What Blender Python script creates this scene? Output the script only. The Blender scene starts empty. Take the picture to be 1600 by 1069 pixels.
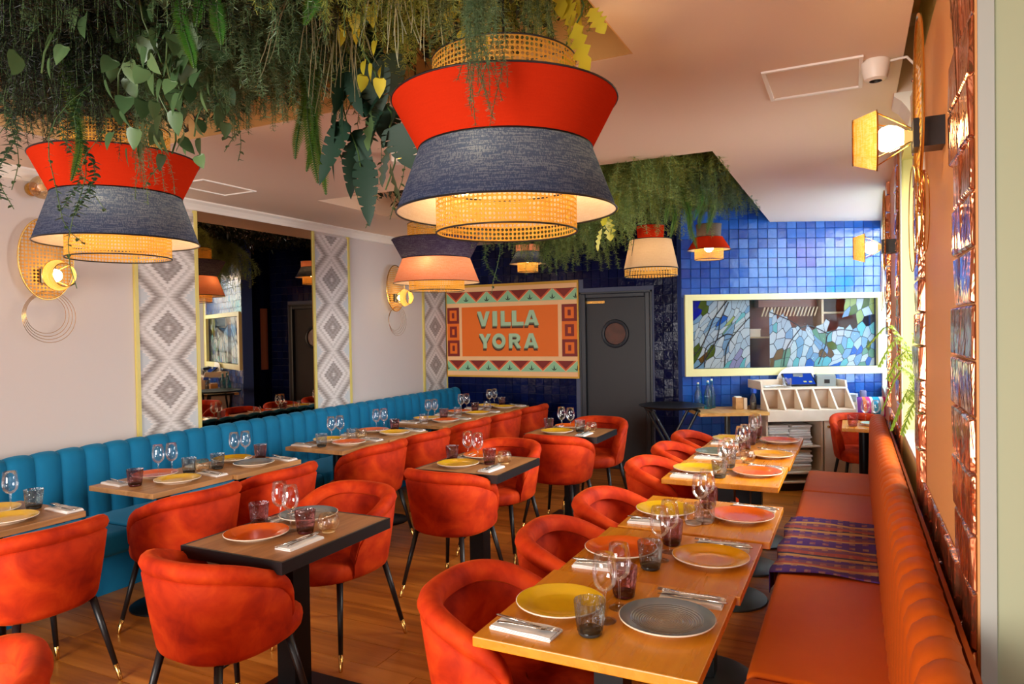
import bpy, math, random
from mathutils import Vector, Matrix
from math import sin, cos, pi, sqrt, radians, atan2
random.seed(7)
SC = bpy.context.scene
COL = SC.collection

# ------------------------------------------------------------------ camera
H = 1.62
YAW, PITCH, ROLL = 0.45597, -0.01692, -0.01680
def camera():
    cy, sy = cos(YAW), sin(YAW)
    f = Vector((-sy*cos(PITCH), cy*cos(PITCH), sin(PITCH)))
    r = Vector((cy, sy, 0)); u = r.cross(f)
    r2 = cos(ROLL)*r + sin(ROLL)*u
    u2 = -sin(ROLL)*r + cos(ROLL)*u
    cd = bpy.data.cameras.new('camera'); cd.sensor_width = 36; cd.lens = 1088/1600*36
    cd.clip_start = .02
    o = bpy.data.objects.new('camera', cd); COL.objects.link(o)
    m = Matrix((r2, u2, -f)).transposed().to_4x4(); m.translation = Vector((0, 0, H))
    o.matrix_world = m
    SC.camera = o
camera()
vs = SC.view_settings
vs.view_transform = 'Standard'; vs.look = 'None'; vs.gamma = 1; vs.use_curve_mapping = False
vs.exposure = -0.06
SC.cycles.use_denoising = True
SC.cycles.max_bounces = 10; SC.cycles.transparent_max_bounces = 24
SC.cycles.caustics_reflective = False; SC.cycles.caustics_refractive = False
SC.cycles.sample_clamp_indirect = 6.0
# ------------------------------------------------------------------ world and daylight
w = bpy.data.worlds.new('overcast_sky'); SC.world = w; w.use_nodes = True
bg = w.node_tree.nodes['Background']; bg.inputs[0].default_value = (.80, .88, 1, 1); bg.inputs[1].default_value = 1.0
def area(name, loc, rot, sx, sy, power, col):
    l = bpy.data.lights.new(name, 'AREA'); l.shape = 'RECTANGLE'; l.size = sx; l.size_y = sy; l.energy = power; l.color = col
    l.spread = radians(120)
    o = bpy.data.objects.new(name, l); o.location = loc; o.rotation_euler = rot; COL.objects.link(o); return o
DAY = (1, .95, .89)
area('daylight_shopfront', (-2.15, -2.8, 1.38), (radians(74), 0, 0), 2.8, 1.85, 195, DAY)
area('daylight_side_window', (.8, -.4, 1.65), (0, radians(68), 0), 1.7, 2.4, 9, DAY)
area('daylight_bay_window', (.86, 4.2, 1.85), (0, radians(62), 0), 1.5, 1.25, 85, DAY)
area('daylight_far_window', (.86, 7.25, 1.85), (0, radians(64), 0), 1.7, 1.8, 200, (.95, .98, 1))

# ------------------------------------------------------------------ helpers: nodes
def rgb(r, g, b):
    f = lambda c: (c/255/12.92) if c/255 <= .04045 else ((c/255+.055)/1.055)**2.4
    return (f(r), f(g), f(b), 1)
class S:
    def __init__(s, nt, k): s.nt, s.k = nt, k
    def op(s, o, *a):
        n = s.nt.nodes.new('ShaderNodeMath'); n.operation = o
        for i, v in enumerate((s,)+a):
            if isinstance(v, S): s.nt.links.new(v.k, n.inputs[i])
            else: n.inputs[i].default_value = v
        return S(s.nt, n.outputs[0])
    def __add__(s, o): return s.op('ADD', o)
    def __sub__(s, o): return s.op('SUBTRACT', o)
    def __mul__(s, o): return s.op('MULTIPLY', o)
    def __truediv__(s, o): return s.op('DIVIDE', o)
    def abs(s): return s.op('ABSOLUTE')
    def lt(s, o): return s.op('LESS_THAN', o)
    def gt(s, o): return s.op('GREATER_THAN', o)
    def pp(s, o): return s.op('PINGPONG', o)
    def mod(s, o): return s.op('FLOORED_MODULO', o)
    def sin(s): return s.op('SINE')
    def pow(s, o): return s.op('POWER', o)
    def max(s, o): return s.op('MAXIMUM', o)
    def min(s, o): return s.op('MINIMUM', o)
class Mat:
    def __init__(s, name):
        s.m = bpy.data.materials.new(name); s.m.use_nodes = True; s.nt = s.m.node_tree; s.nt.nodes.clear()
        s.out = s.n('OutputMaterial')
    def n(s, t, **kw):
        x = s.nt.nodes.new('ShaderNode'+t)
        for k, v in kw.items(): setattr(x, k, v)
        return x
    def lk(s, a, b): s.nt.links.new(a.k if isinstance(a, S) else a, b)
    def put(s, inp, v):
        if isinstance(v, S) or isinstance(v, bpy.types.NodeSocket): s.lk(v, inp)
        else: inp.default_value = v
    def coord(s, which='Object'):
        tc = s.n('TexCoord'); sp = s.n('SeparateXYZ'); s.lk(tc.outputs[which], sp.inputs[0])
        return [S(s.nt, o) for o in sp.outputs]
    def vec(s, which='Object', scale=(1, 1, 1)):
        tc = s.n('TexCoord'); mp = s.n('Mapping'); s.lk(tc.outputs[which], mp.inputs[0]); mp.inputs['Scale'].default_value = scale
        return mp.outputs[0]
    def noise(s, scale, detail=3, vec=None, rough=.55, dist=0):
        x = s.n('TexNoise'); x.inputs['Scale'].default_value = scale; x.inputs['Detail'].default_value = detail
        x.inputs['Roughness'].default_value = rough; x.inputs['Distortion'].default_value = dist
        s.lk(vec if vec is not None else s.vec(), x.inputs['Vector'])
        return S(s.nt, x.outputs[0])
    def ramp(s, fac, stops, interp='LINEAR'):
        x = s.n('ValToRGB'); x.color_ramp.interpolation = interp; s.put(x.inputs[0], fac)
        e = x.color_ramp.elements
        while len(e) < len(stops): e.new(.5)
        for el, (p, c) in zip(e, stops): el.position = p; el.color = c
        return x.outputs[0]
    def mix(s, fac, a, b):
        x = s.n('Mix', data_type='RGBA'); s.put(x.inputs[0], fac); s.put(x.inputs[6], a); s.put(x.inputs[7], b); return x.outputs[2]
    def bump(s, h, strength=.3, dist=.01):
        x = s.n('Bump'); x.inputs['Strength'].default_value = strength; x.inputs['Distance'].default_value = dist
        s.put(x.inputs['Height'], h); return x.outputs[0]
    def pbr(s, **kw):
        p = s.n('BsdfPrincipled')
        for k, v in kw.items(): s.put(p.inputs[k.replace('_', ' ')], v)
        return p.outputs[0]
    def done(s, sh): s.lk(sh, s.out.inputs[0]); return s.m

M = {}
def plain(name, col, rough=.5, metal=0, var=None, vs=6, bump=None, **kw):
    m = Mat(name); c = col
    if var:
        c = m.mix(m.noise(vs), col, var)
    a = dict(Base_Color=c, Roughness=rough, Metallic=metal)
    if bump: a['Normal'] = m.bump(m.noise(bump[0], 4), bump[1], .004)
    a.update(kw)
    M[name] = m.done(m.pbr(**a)); return M[name]

plain('wall_paint', rgb(206, 193, 187), .75, bump=(90, .06))
plain('ceiling_paint', rgb(226, 200, 180), .55)
plain('lamplit_recess_paint', rgb(216, 168, 108), .5)  # orange of the pendant light put into the front recess colour
plain('white_paint', rgb(236, 228, 220), .5)
plain('yellow_green_paint', rgb(222, 214, 140), .45)
plain('pale_yellow_paint', rgb(222, 212, 152), .4)
plain('jamb_paint', rgb(176, 176, 142), .5)
plain('bead_paint', rgb(180, 178, 168), .5)
plain('orange_paint', rgb(238, 170, 104), .5, bump=(30, .05))
plain('salmon_paint', rgb(205, 120, 95), .6)
plain('gold_trim', rgb(214, 196, 110), .4)
plain('black_metal', rgb(22, 22, 24), .35, .6)
plain('black_satin', rgb(20, 20, 22), .4)
plain('steel_base', rgb(70, 76, 74), .32, .7, var=rgb(96, 102, 98))
plain('brass', rgb(222, 178, 100), .25, 1)
plain('gold_wire', rgb(214, 166, 80), .25, 1)
plain('steel', rgb(205, 200, 195), .2, 1)
plain('cream_rim', rgb(232, 214, 190), .3)
plain('white_cloth', rgb(238, 234, 230), .85, bump=(200, .15))
plain('door_paint', rgb(38, 38, 44), .5, bump=(60, .06))
plain('door_frame_paint', rgb(46, 52, 62), .4)
plain('paper', rgb(240, 236, 232), .7)
plain('grout', rgb(84, 92, 120), .7)
plain('grout_light', rgb(44, 74, 150), .7)
plain('lead', rgb(26, 26, 30), .5)
plain('pale_wood', rgb(230, 210, 186), .5, var=rgb(214, 190, 164), vs=9)
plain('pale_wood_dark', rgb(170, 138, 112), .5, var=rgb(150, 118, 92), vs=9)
plain('dark_plastic', rgb(60, 62, 64), .45)
plain('grey_plastic', rgb(140, 146, 142), .45)
plain('white_plastic', rgb(232, 222, 210), .45)
plain('kitchen_wall', rgb(120, 66, 46), .6)
plain('kitchen_shelf', rgb(196, 160, 120), .5)
plain('soil', rgb(40, 30, 22), .9)
plain('stem_green', rgb(70, 96, 48), .6)
plain('stem_brown', rgb(74, 62, 40), .7)
plain('root_pale', rgb(168, 172, 140), .7)
plain('root_tan', rgb(126, 120, 84), .7)

def leafmat(name, a, b, rough=.45, trans=.25):
    m = Mat(name)
    oi = m.n('ObjectInfo'); ge = m.n('NewGeometry')
    f = S(m.nt, oi.outputs['Random'])*.5 + S(m.nt, ge.outputs['Random Per Island'])*.5
    c = m.mix(f, a, b)
    p = m.pbr(Base_Color=c, Roughness=rough)
    t = m.n('BsdfTranslucent'); m.lk(c, t.inputs[0])
    mx = m.n('MixShader'); mx.inputs[0].default_value = trans; m.lk(p, mx.inputs[1]); m.lk(t.outputs[0], mx.inputs[2])
    M[name] = m.done(mx.outputs[0])
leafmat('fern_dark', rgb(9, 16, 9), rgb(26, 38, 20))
leafmat('fern_mid', rgb(104, 134, 64), rgb(168, 182, 104), .45, .35)
leafmat('fern_grey', rgb(84, 112, 78), rgb(120, 146, 100))
leafmat('fern_olive', rgb(110, 128, 50), rgb(166, 170, 76), .45, .35)
leafmat('tail_bright', rgb(86, 170, 62), rgb(124, 196, 82))
leafmat('tail_mid', rgb(112, 160, 62), rgb(154, 190, 92), .5, .4)
leafmat('pothos', rgb(48, 84, 54), rgb(116, 146, 92), .35)
leafmat('small_leaf', rgb(48, 82, 50), rgb(84, 120, 70))
leafmat('yellow_leaf', rgb(176, 168, 40), rgb(212, 196, 60))
leafmat('monstera', rgb(12, 40, 28), rgb(30, 66, 44), .6, .12)
leafmat('window_fern', rgb(118, 150, 32), rgb(168, 186, 70), .45, .3)

def velvet():
    m = Mat('velvet')
    n1 = m.noise(9, 5, dist=.5); n2 = m.noise(3.5, 2, dist=.5)
    f = (n1*.55 + n2*.45)
    c = m.ramp(f, [(.37, rgb(146, 25, 1)), (.5, rgb(184, 46, 3)), (.62, rgb(206, 66, 10))])
    M['velvet'] = m.done(m.pbr(Base_Color=c, Roughness=.75, Sheen_Weight=.3, Sheen_Roughness=.35, Sheen_Tint=rgb(255, 110, 20),
        Specular_IOR_Level=.2, Normal=m.bump(m.noise(160, 2), .08, .002)))
velvet()
def upholstery(name, c1, c2, rough, sheen, tint):
    m = Mat(name)
    c = m.mix(m.noise(4, 4, dist=.6), c1, c2)
    M[name] = m.done(m.pbr(Base_Color=c, Roughness=rough, Sheen_Weight=sheen, Sheen_Tint=tint, Sheen_Roughness=.4,
        Normal=m.bump(m.noise(260, 2), .12, .002), Specular_IOR_Level=.14))
upholstery('teal_velvet', rgb(8, 92, 134), rgb(24, 120, 160), .7, .4, rgb(120, 190, 230))
upholstery('orange_leather', rgb(188, 75, 8), rgb(200, 89, 18), .55, .05, rgb(255, 180, 130))

def woodmat(name, c1, c2, c3, rough, scale, along='Y', coord='Object'):
    m = Mat(name)
    sc = {'Y': (scale, scale*.07, scale), 'X': (scale*.07, scale, scale)}[along]
    oi = m.n('ObjectInfo')
    v = m.n('VectorMath', operation='ADD'); m.lk(m.vec(coord, sc), v.inputs[0])
    cb = m.n('CombineXYZ'); r = S(m.nt, oi.outputs['Random'])*37.0; m.lk(r, cb.inputs[0]); m.lk(r, cb.inputs[1]); m.lk(cb.outputs[0], v.inputs[1])
    n = m.noise(1.0, 5, v.outputs[0], .6, .6)
    big = m.noise(.25, 2, v.outputs[0])
    f = n*.7 + big*.3 + (S(m.nt, oi.outputs['Random'])-.5)*.16
    c = m.ramp(f, [(.36, c1), (.5, c2), (.64, c3)])
    M[name] = m.done(m.pbr(Base_Color=c, Roughness=m.noise(1.4, 3, v.outputs[0])*.18+(rough-.09), Normal=m.bump(n, .08, .002)))
woodmat('floor_wood', rgb(148, 80, 14), rgb(178, 102, 26), rgb(200, 124, 46), .36, 16, 'X')
woodmat('table_gold', rgb(196, 116, 14), rgb(210, 132, 22), rgb(220, 144, 34), .28, 14, 'Y')
woodmat('table_oak', rgb(146, 100, 54), rgb(176, 126, 74), rgb(192, 144, 92), .4, 14, 'Y')
woodmat('table_brown', rgb(140, 90, 48), rgb(170, 116, 68), rgb(188, 136, 86), .42, 14, 'Y')
woodmat('oak_edge', rgb(196, 140, 70), rgb(212, 158, 86), rgb(222, 170, 98), .4, 14, 'Y')

def tile(name, lo, hi, rough, spec, bmp):
    m = Mat(name)
    oi = m.n('ObjectInfo'); ge = m.n('NewGeometry')
    r = (S(m.nt, oi.outputs['Random']) + S(m.nt, ge.outputs['Random Per Island'])*1.7).mod(1.0)
    v = m.vec('Generated', (1, 1, 1))
    tc = m.n('NewGeometry').outputs['Position']
    c = m.mix(r*.7 + m.noise(9, 3, tc)*.4, lo, hi)
    h = m.noise(21, 4, tc, .62, .4)
    M[name] = m.done(m.pbr(Base_Color=c, Roughness=rough, Normal=m.bump(h, .5, bmp), Specular_IOR_Level=spec))
tile('blue_glaze', rgb(14, 48, 126), rgb(40, 92, 170), .03, .7, .0085)
tile('navy_glaze', rgb(7, 12, 46), rgb(12, 22, 72), .06, .12, .009)
def copper():
    m = Mat('copper_glaze')
    tc = m.n('NewGeometry').outputs['Position']
    mp = m.n('Mapping'); m.lk(tc, mp.inputs[0]); mp.inputs['Scale'].default_value = (1, 1, .35)
    h = m.noise(14, 3, mp.outputs[0], .5, 1.2)
    c = m.mix(m.noise(6, 2, tc), rgb(196, 112, 74), rgb(220, 150, 112))
    M['copper_glaze'] = m.done(m.pbr(Base_Color=c, Metallic=.85, Roughness=.1, Normal=m.bump(h, .6, .02)))
copper()

def glass(name, tint, edge=.9, base=.05, rough=.02):
    m = Mat(name)
    lw = m.n('LayerWeight'); lw.inputs[0].default_value = .35
    t = m.n('BsdfTransparent'); t.inputs[0].default_value = tint
    g = m.n('BsdfGlossy'); g.inputs['Roughness'].default_value = rough; g.inputs[0].default_value = (1, 1, 1, 1)
    f = (S(m.nt, lw.outputs['Fresnel'])*edge + base).min(.95)
    mx = m.n('MixShader'); m.lk(f, mx.inputs[0]); m.lk(t.outputs[0], mx.inputs[1]); m.lk(g.outputs[0], mx.inputs[2])
    M[name] = m.done(mx.outputs[0])
glass('clear_glass', (.97, .97, .97, 1), .55, .03)
glass('window_glass', (.97, .98, .98, 1), .4, .01)
glass('serving_glass', (.97, .98, .98, 1), .10, .0)
def tumbler_glass(name, tint):
    m = Mat(name)
    nb = m.bump(m.noise(60, 2, m.vec('Object', (1, 1, .35)), dist=1.0), .9, .01)
    lw = m.n('LayerWeight'); lw.inputs[0].default_value = .35; m.lk(nb, lw.inputs['Normal'])
    t = m.n('BsdfTransparent'); t.inputs[0].default_value = tint
    g = m.n('BsdfGlossy'); g.inputs['Roughness'].default_value = .04; m.lk(nb, g.inputs['Normal'])
    f = (S(m.nt, lw.outputs['Fresnel'])*.6 + .05).min(.9)
    mx = m.n('MixShader'); m.lk(f, mx.inputs[0]); m.lk(t.outputs[0], mx.inputs[1]); m.lk(g.outputs[0], mx.inputs[2])
    M[name] = m.done(mx.outputs[0])
tumbler_glass('smoke_glass', (.60, .62, .60, 1))
tumbler_glass('plum_glass', (.52, .29, .29, 1))
tumbler_glass('cut_glass', (.90, .86, .84, 1))
tumbler_glass('amber_glass', (.95, .80, .58, 1))
tumbler_glass('pink_glass', (.85, .45, .42, 1))
tumbler_glass('turquoise_glass', (.22, .72, .78, 1))
plain('smoke_base', rgb(50, 52, 52), .1); plain('plum_base', rgb(72, 24, 26), .1); plain('cut_base', rgb(200, 190, 180), .1)
plain('amber_base', rgb(230, 190, 130), .2); plain('pink_base', rgb(190, 110, 100), .1)

def glaze(name, c, c2, ring=0):
    m = Mat(name); x, y, z = m.coord()
    r = (x*x + y*y).op('SQRT')
    col = m.mix((m.noise(30, 3)-.5)*.5 + (r*11-.35).min(1.0).max(0.0), c2, c)
    a = dict(Base_Color=col, Roughness=.16, Specular_IOR_Level=.55)
    if ring: a['Normal'] = m.bump((r*ring).sin()*((r*9.0).lt(.95)), .5, .002)
    else: a['Normal'] = m.bump(m.noise(24, 2), .12, .006)
    M[name] = m.done(m.pbr(**a))
glaze('glaze_yellow', rgb(226, 180, 30), rgb(214, 160, 12))
glaze('glaze_mustard', rgb(218, 150, 14), rgb(206, 130, 4))
glaze('glaze_orange', rgb(220, 96, 24), rgb(208, 80, 12))
glaze('glaze_grey', rgb(112, 120, 126), rgb(150, 130, 110), 900)
glaze('glaze_sage', rgb(96, 104, 90), rgb(110, 112, 98), 850)
glaze('glaze_teal', rgb(150, 180, 176), rgb(120, 160, 160))

def shade(name, c, c2, lining, trans=.35, hole=.05):
    m = Mat(name); x, y, z = m.coord()
    ang = y.op('ARCTAN2', x)
    wv = (m.noise(300, 1, m.vec('Object', (1, 1, .06)))*.5 + m.noise(300, 1, m.vec('Object', (.06, .06, 1)))*.5)
    ge = m.n('NewGeometry')
    outer = m.mix(wv, c, c2)
    col = m.mix(S(m.nt, ge.outputs['Backfacing']), outer, lining)
    d = m.n('BsdfDiffuse'); m.lk(col, d.inputs[0])
    thin = m.mix(S(m.nt, wv.k).gt(.52)*.22+.06, outer, rgb(190, 205, 232)) if hole > .03 else outer
    t = m.n('BsdfTranslucent'); m.lk(thin, t.inputs[0])
    mx = m.n('MixShader'); mx.inputs[0].default_value = trans; m.lk(d.outputs[0], mx.inputs[1]); m.lk(t.outputs[0], mx.inputs[2])
    tr = m.n('BsdfTransparent'); m2 = m.n('MixShader'); m2.inputs[0].default_value = .0
    m.lk(mx.outputs[0], m2.inputs[1]); m.lk(tr.outputs[0], m2.inputs[2])
    M[name] = m.done(m2.outputs[0])
LIN = rgb(226, 210, 200)
shade('red_shade', rgb(186, 40, 16), rgb(204, 52, 22), LIN, .05, .02)
shade('navy_shade', rgb(34, 48, 80), rgb(48, 64, 100), LIN, .32, .16)
shade('indigo_shade', rgb(40, 32, 66), rgb(66, 54, 92), LIN, .35, .1)
shade('salmon_shade', rgb(214, 120, 88), rgb(232, 150, 112), LIN, .4, .05)
shade('linen_shade', rgb(190, 160, 132), rgb(216, 190, 160), LIN, .45, .02)
shade('taupe_shade', rgb(96, 84, 76), rgb(118, 106, 96), LIN, .2, .0)
shade('gold_linen', rgb(206, 140, 40), rgb(232, 176, 80), rgb(240, 200, 120), .5, .1)

def cane(name, c, c2, pitch, R=None, frac=.34, trans=.3):
    """woven cane: open round holes between crossing strands"""
    m = Mat(name); x, y, z = m.coord()
    if R:
        a = y.op('ARCTAN2', x)*R; b = z
    else:
        a, b = y, z
    u = (a/pitch).mod(1.0)-.5; v = (b/pitch).mod(1.0)-.5
    hole = ((u*u + v*v).op('SQRT')).lt(frac)
    c_ = m.mix(m.noise(220, 2), c, c2)
    d = m.n('BsdfDiffuse'); m.lk(c_, d.inputs[0])
    t = m.n('BsdfTranslucent'); m.lk(c_, t.inputs[0])
    mx = m.n('MixShader'); mx.inputs[0].default_value = trans; m.lk(d.outputs[0], mx.inputs[1]); m.lk(t.outputs[0], mx.inputs[2])
    tr = m.n('BsdfTransparent'); m2 = m.n('MixShader'); m.lk(hole*.95, m2.inputs[0])
    m.lk(mx.outputs[0], m2.inputs[1]); m.lk(tr.outputs[0], m2.inputs[2])
    M[name] = m.done(m2.outputs[0])
cane('cane_band', rgb(200, 142, 52), rgb(226, 176, 88), .0155, .24, .36, .45)
cane('cane_disc', rgb(190, 130, 54), rgb(220, 166, 86), .022, None, .36, .2)
cane('cane_small', rgb(206, 150, 66), rgb(232, 184, 100), .014, .12)

def emit(name, c, k):
    m = Mat(name); e = m.n('Emission'); e.inputs[0].default_value = c; e.inputs[1].default_value = k
    M[name] = m.done(e.outputs[0])
emit('bulb_glow', (1, .72, .34, 1), 30)
emit('bulb_neck', (1, .55, .16, 1), 1.2)
emit('amber_led', (1, .5, .08, 1), 3)
emit('screen_blue', rgb(40, 84, 210), .8)
emit('screen_mark', rgb(214, 226, 160), .9)

def mirror_mat():
    m = Mat('tinted_mirror'); g = m.n('BsdfGlossy'); g.inputs['Roughness'].default_value = .008; g.inputs[0].default_value = rgb(196, 168, 140)
    M['tinted_mirror'] = m.done(g.outputs[0])
mirror_mat()
plain('porthole_glass', rgb(44, 36, 34), .12, var=rgb(120, 70, 56), vs=9)

def kilim():
    m = Mat('kilim_print'); x, y, z = m.coord()
    u = (y/.25).abs(); v = (z/.24).pp(1.0)
    saw = (((z/.024).mod(1.0))-.5).abs()*.22
    d = u + v + saw - .05
    d = d + (m.noise(60, 2)-.5)*.06
    L, G, T, D, B = rgb(226, 218, 214), rgb(176, 166, 162), rgb(192, 182, 176), rgb(146, 134, 128), rgb(196, 198, 200)
    c = m.ramp(d*.5, [(0, L), (.06, G), (.12, D), (.2, G), (.26, D), (.31, L), (.38, L), (.40, T), (.5, L), (.58, T), (.68, D), (.80, L), (.82, B), (1, B)], 'LINEAR')
    M['kilim_print'] = m.done(m.pbr(Base_Color=c, Roughness=.8, Normal=m.bump(m.noise(300, 2, m.vec('Object', (1, 1, .2))), .2, .002)))
kilim()
def woven():
    m = Mat('woven_stripe'); x, y, z = m.coord()
    P, Q, O, K, R = rgb(70, 30, 104), rgb(104, 56, 84), rgb(176, 128, 74), rgb(50, 36, 60), rgb(150, 60, 54)
    t = (y*2.1).mod(1.0)
    st = m.ramp(t, [(0, P), (.14, O), (.2, R), (.27, Q), (.38, P), (.47, O), (.55, K), (.6, R), (.7, Q), (.8, O), (.86, P), (.95, P)], 'CONSTANT')
    dash = ((x*16).mod(1.0)).gt(.55)
    band = ((y*13).mod(1.0)).gt(.5)
    c = m.mix(dash*band*.55, st, m.ramp(m.noise(40, 2), [(.4, R), (.6, O)]))
    M['woven_stripe'] = m.done(m.pbr(Base_Color=c, Roughness=.9, Normal=m.bump(m.noise(400, 2), .3, .003)))
woven()
def flat_sign(name, c): plain(name, c, .6)
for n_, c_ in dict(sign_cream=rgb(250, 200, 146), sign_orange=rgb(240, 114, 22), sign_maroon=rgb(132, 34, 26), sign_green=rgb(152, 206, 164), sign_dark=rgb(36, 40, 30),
                   sign_red=rgb(214, 92, 50), sign_letter=rgb(176, 208, 172), sign_side=rgb(104, 128, 98), sign_shadow=rgb(84, 34, 18), sign_gold=rgb(222, 170, 60)).items(): flat_sign(n_, c_)

# ------------------------------------------------------------------ helpers: geometry
class MB:
    def __init__(s): s.v, s.f, s.i = [], [], []
    def face(s, idx, mi=0): s.f.append(idx); s.i.append(mi)
    def add(s, vs, fs, mi=0):
        b = len(s.v); s.v += [tuple(p) for p in vs]
        for f in fs: s.f.append([b+k for k in f]); s.i.append(mi)
        return s
    def box(s, x0, x1, y0, y1, z0, z1, mi=0):
        return s.add([(x0, y0, z0), (x1, y0, z0), (x1, y1, z0), (x0, y1, z0), (x0, y0, z1), (x1, y0, z1), (x1, y1, z1), (x0, y1, z1)],
                     [(0, 3, 2, 1), (4, 5, 6, 7), (0, 1, 5, 4), (1, 2, 6, 5), (2, 3, 7, 6), (3, 0, 4, 7)], mi)
    def grid(s, fn, nu, nv, closeu=False, mi=0):
        b = len(s.v); mu = nu if closeu else nu+1
        for i in range(mu):
            for j in range(nv+1): s.v.append(tuple(fn(i/nu, j/nv)))
        for i in range(nu):
            for j in range(nv):
                a, c = i, (i+1) % mu
                s.f.append([b+a*(nv+1)+j, b+c*(nv+1)+j, b+c*(nv+1)+j+1, b+a*(nv+1)+j+1]); s.i.append(mi)
        return s
    def lathe(s, prof, n=24, c=(0, 0, 0), mi=0, mis=None):
        b = len(s.v); k = len(prof)
        for i in range(n):
            a = 2*pi*i/n
            for r, z in prof: s.v.append((c[0]+r*cos(a), c[1]+r*sin(a), c[2]+z))
        for i in range(n):
            for j in range(k-1):
                i2 = (i+1) % n
                s.f.append([b+i*k+j, b+i2*k+j, b+i2*k+j+1, b+i*k+j+1]); s.i.append(mis[j] if mis else mi)
        return s
    def tube(s, pts, rad, n=8, mi=0, cap=True):
        b = len(s.v); pts = [Vector(p) for p in pts]; m = len(pts)
        if not isinstance(rad, (list, tuple)): rad = [rad]*m
        t0 = (pts[1]-pts[0]).normalized(); up = Vector((0, 0, 1)) if abs(t0.z) < .9 else Vector((1, 0, 0))
        e1 = t0.cross(up).normalized()
        for k in range(m):
            t = (pts[min(k+1, m-1)]-pts[max(k-1, 0)]).normalized()
            e1 = (e1 - t*e1.dot(t)).normalized(); e2 = t.cross(e1)
            for i in range(n):
                a = 2*pi*i/n; s.v.append(tuple(pts[k]+(e1*cos(a)+e2*sin(a))*rad[k]))
        for k in range(m-1):
            for i in range(n):
                j = (i+1) % n; s.f.append([b+k*n+i, b+k*n+j, b+(k+1)*n+j, b+(k+1)*n+i]); s.i.append(mi)
        if cap:
            s.f.append([b+i for i in range(n)][::-1]); s.i.append(mi)
            s.f.append([b+(m-1)*n+i for i in range(n)]); s.i.append(mi)
        return s
    def prism(s, poly, fr, d0, d1, mi=0, side=None):
        """poly of (u,v); fr(u,v,d) gives a point"""
        n = len(poly); side = mi if side is None else side
        b = len(s.v); s.v += [tuple(fr(u, v, d0)) for u, v in poly] + [tuple(fr(u, v, d1)) for u, v in poly]
        s.f.append([b+i for i in range(n)][::-1]); s.i.append(side)
        s.f.append([b+n+i for i in range(n)]); s.i.append(mi)
        for i in range(n):
            j = (i+1) % n; s.f.append([b+i, b+j, b+n+j, b+n+i]); s.i.append(side)
        return s
    def mesh(s, name, mats, smooth=True):
        me = bpy.data.meshes.new(name); me.from_pydata(s.v, [], s.f)
        for k in (mats if isinstance(mats, (list, tuple)) else [mats]): me.materials.append(M[k])
        me.polygons.foreach_set('material_index', s.i)
        me.polygons.foreach_set('use_smooth', [smooth]*len(s.f))
        me.update()
        return me
    def build(s, name, mats, parent=None, loc=(0, 0, 0), rz=0, smooth=True, sharp=True, fix=True):
        me = s.mesh(name, mats, smooth)
        if fix:
            import bmesh
            bm = bmesh.new(); bm.from_mesh(me); bmesh.ops.recalc_face_normals(bm, faces=bm.faces); bm.to_mesh(me); bm.free()
        if smooth and sharp: me.set_sharp_from_angle(angle=radians(42))
        return obj(name, me, parent, loc, rz)
def obj(name, me, parent=None, loc=(0, 0, 0), rz=0):
    o = bpy.data.objects.new(name, me); COL.objects.link(o); o.location = loc; o.rotation_euler = (0, 0, rz) if not isinstance(rz, tuple) else rz
    if parent: o.parent = parent
    return o
def tag(o, label, cat, group=None):
    o['label'] = label; o['category'] = cat
    if group: o['group'] = group
    return o
def thing(name, label, cat, loc=(0, 0, 0), rz=0, group=None):
    return tag(obj(name, None, None, loc, rz), label, cat, group)
def struct(o): o['kind'] = 'structure'; return o
def stuff(o): o['kind'] = 'stuff'; return o
def dup(root, loc, rz=0, label=None, group=None):
    def cp(o, par):
        c = o.copy(); COL.objects.link(c)
        if par: c.parent = par
        for ch in o.children: cp(ch, c)
        return c
    r = cp(root, None); r.location = loc; r.rotation_euler = (0, 0, rz)
    if label: r['label'] = label
    if group: r['group'] = group
    return r
def bevel(o, w=.004, seg=2):
    m = o.modifiers.new('bevel', 'BEVEL'); m.width = w; m.segments = seg; m.limit_method = 'ANGLE'; return o

# ================================================================== the room
XL, XR, YB, YR, ZC, ZT = -4.75, .27, 7.75, -2.7, 2.70, 3.0
# floor: slab plus boards laid across the room
fl = MB(); fl.box(XL-.1, .9, YR-.1, 9.2, -.06, -.012)
floor = struct(fl.build('floor', 'stem_brown', smooth=False))
boards = []
for k in range(4):
    L = [1.15, 1.5, 1.8, .85][k]; b = MB()
    b.box(-L/2+.0015, L/2-.0015, -.0985, .0985, -.012, 0)
    boards.append((L, b.mesh('plank', 'floor_wood', False)))
y = .6; row = 0
while y < 8.3:
    x = XL + random.uniform(-.9, 0); row += 1
    while x < .27:
        L, me = boards[random.randrange(3) if x < -1 else random.randrange(4)]
        if x+L > XL and not (y > 7.75 and x < -1.5): obj('plank', me, floor, (x+L/2, y, random.uniform(-.0012, 0)))
        x += L
    y += .2
bb = MB(); bb.box(XL, .3, YR, .5, -.012, -.001); stuff(bb.build('plank', 'floor_wood', floor, smooth=False))

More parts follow.
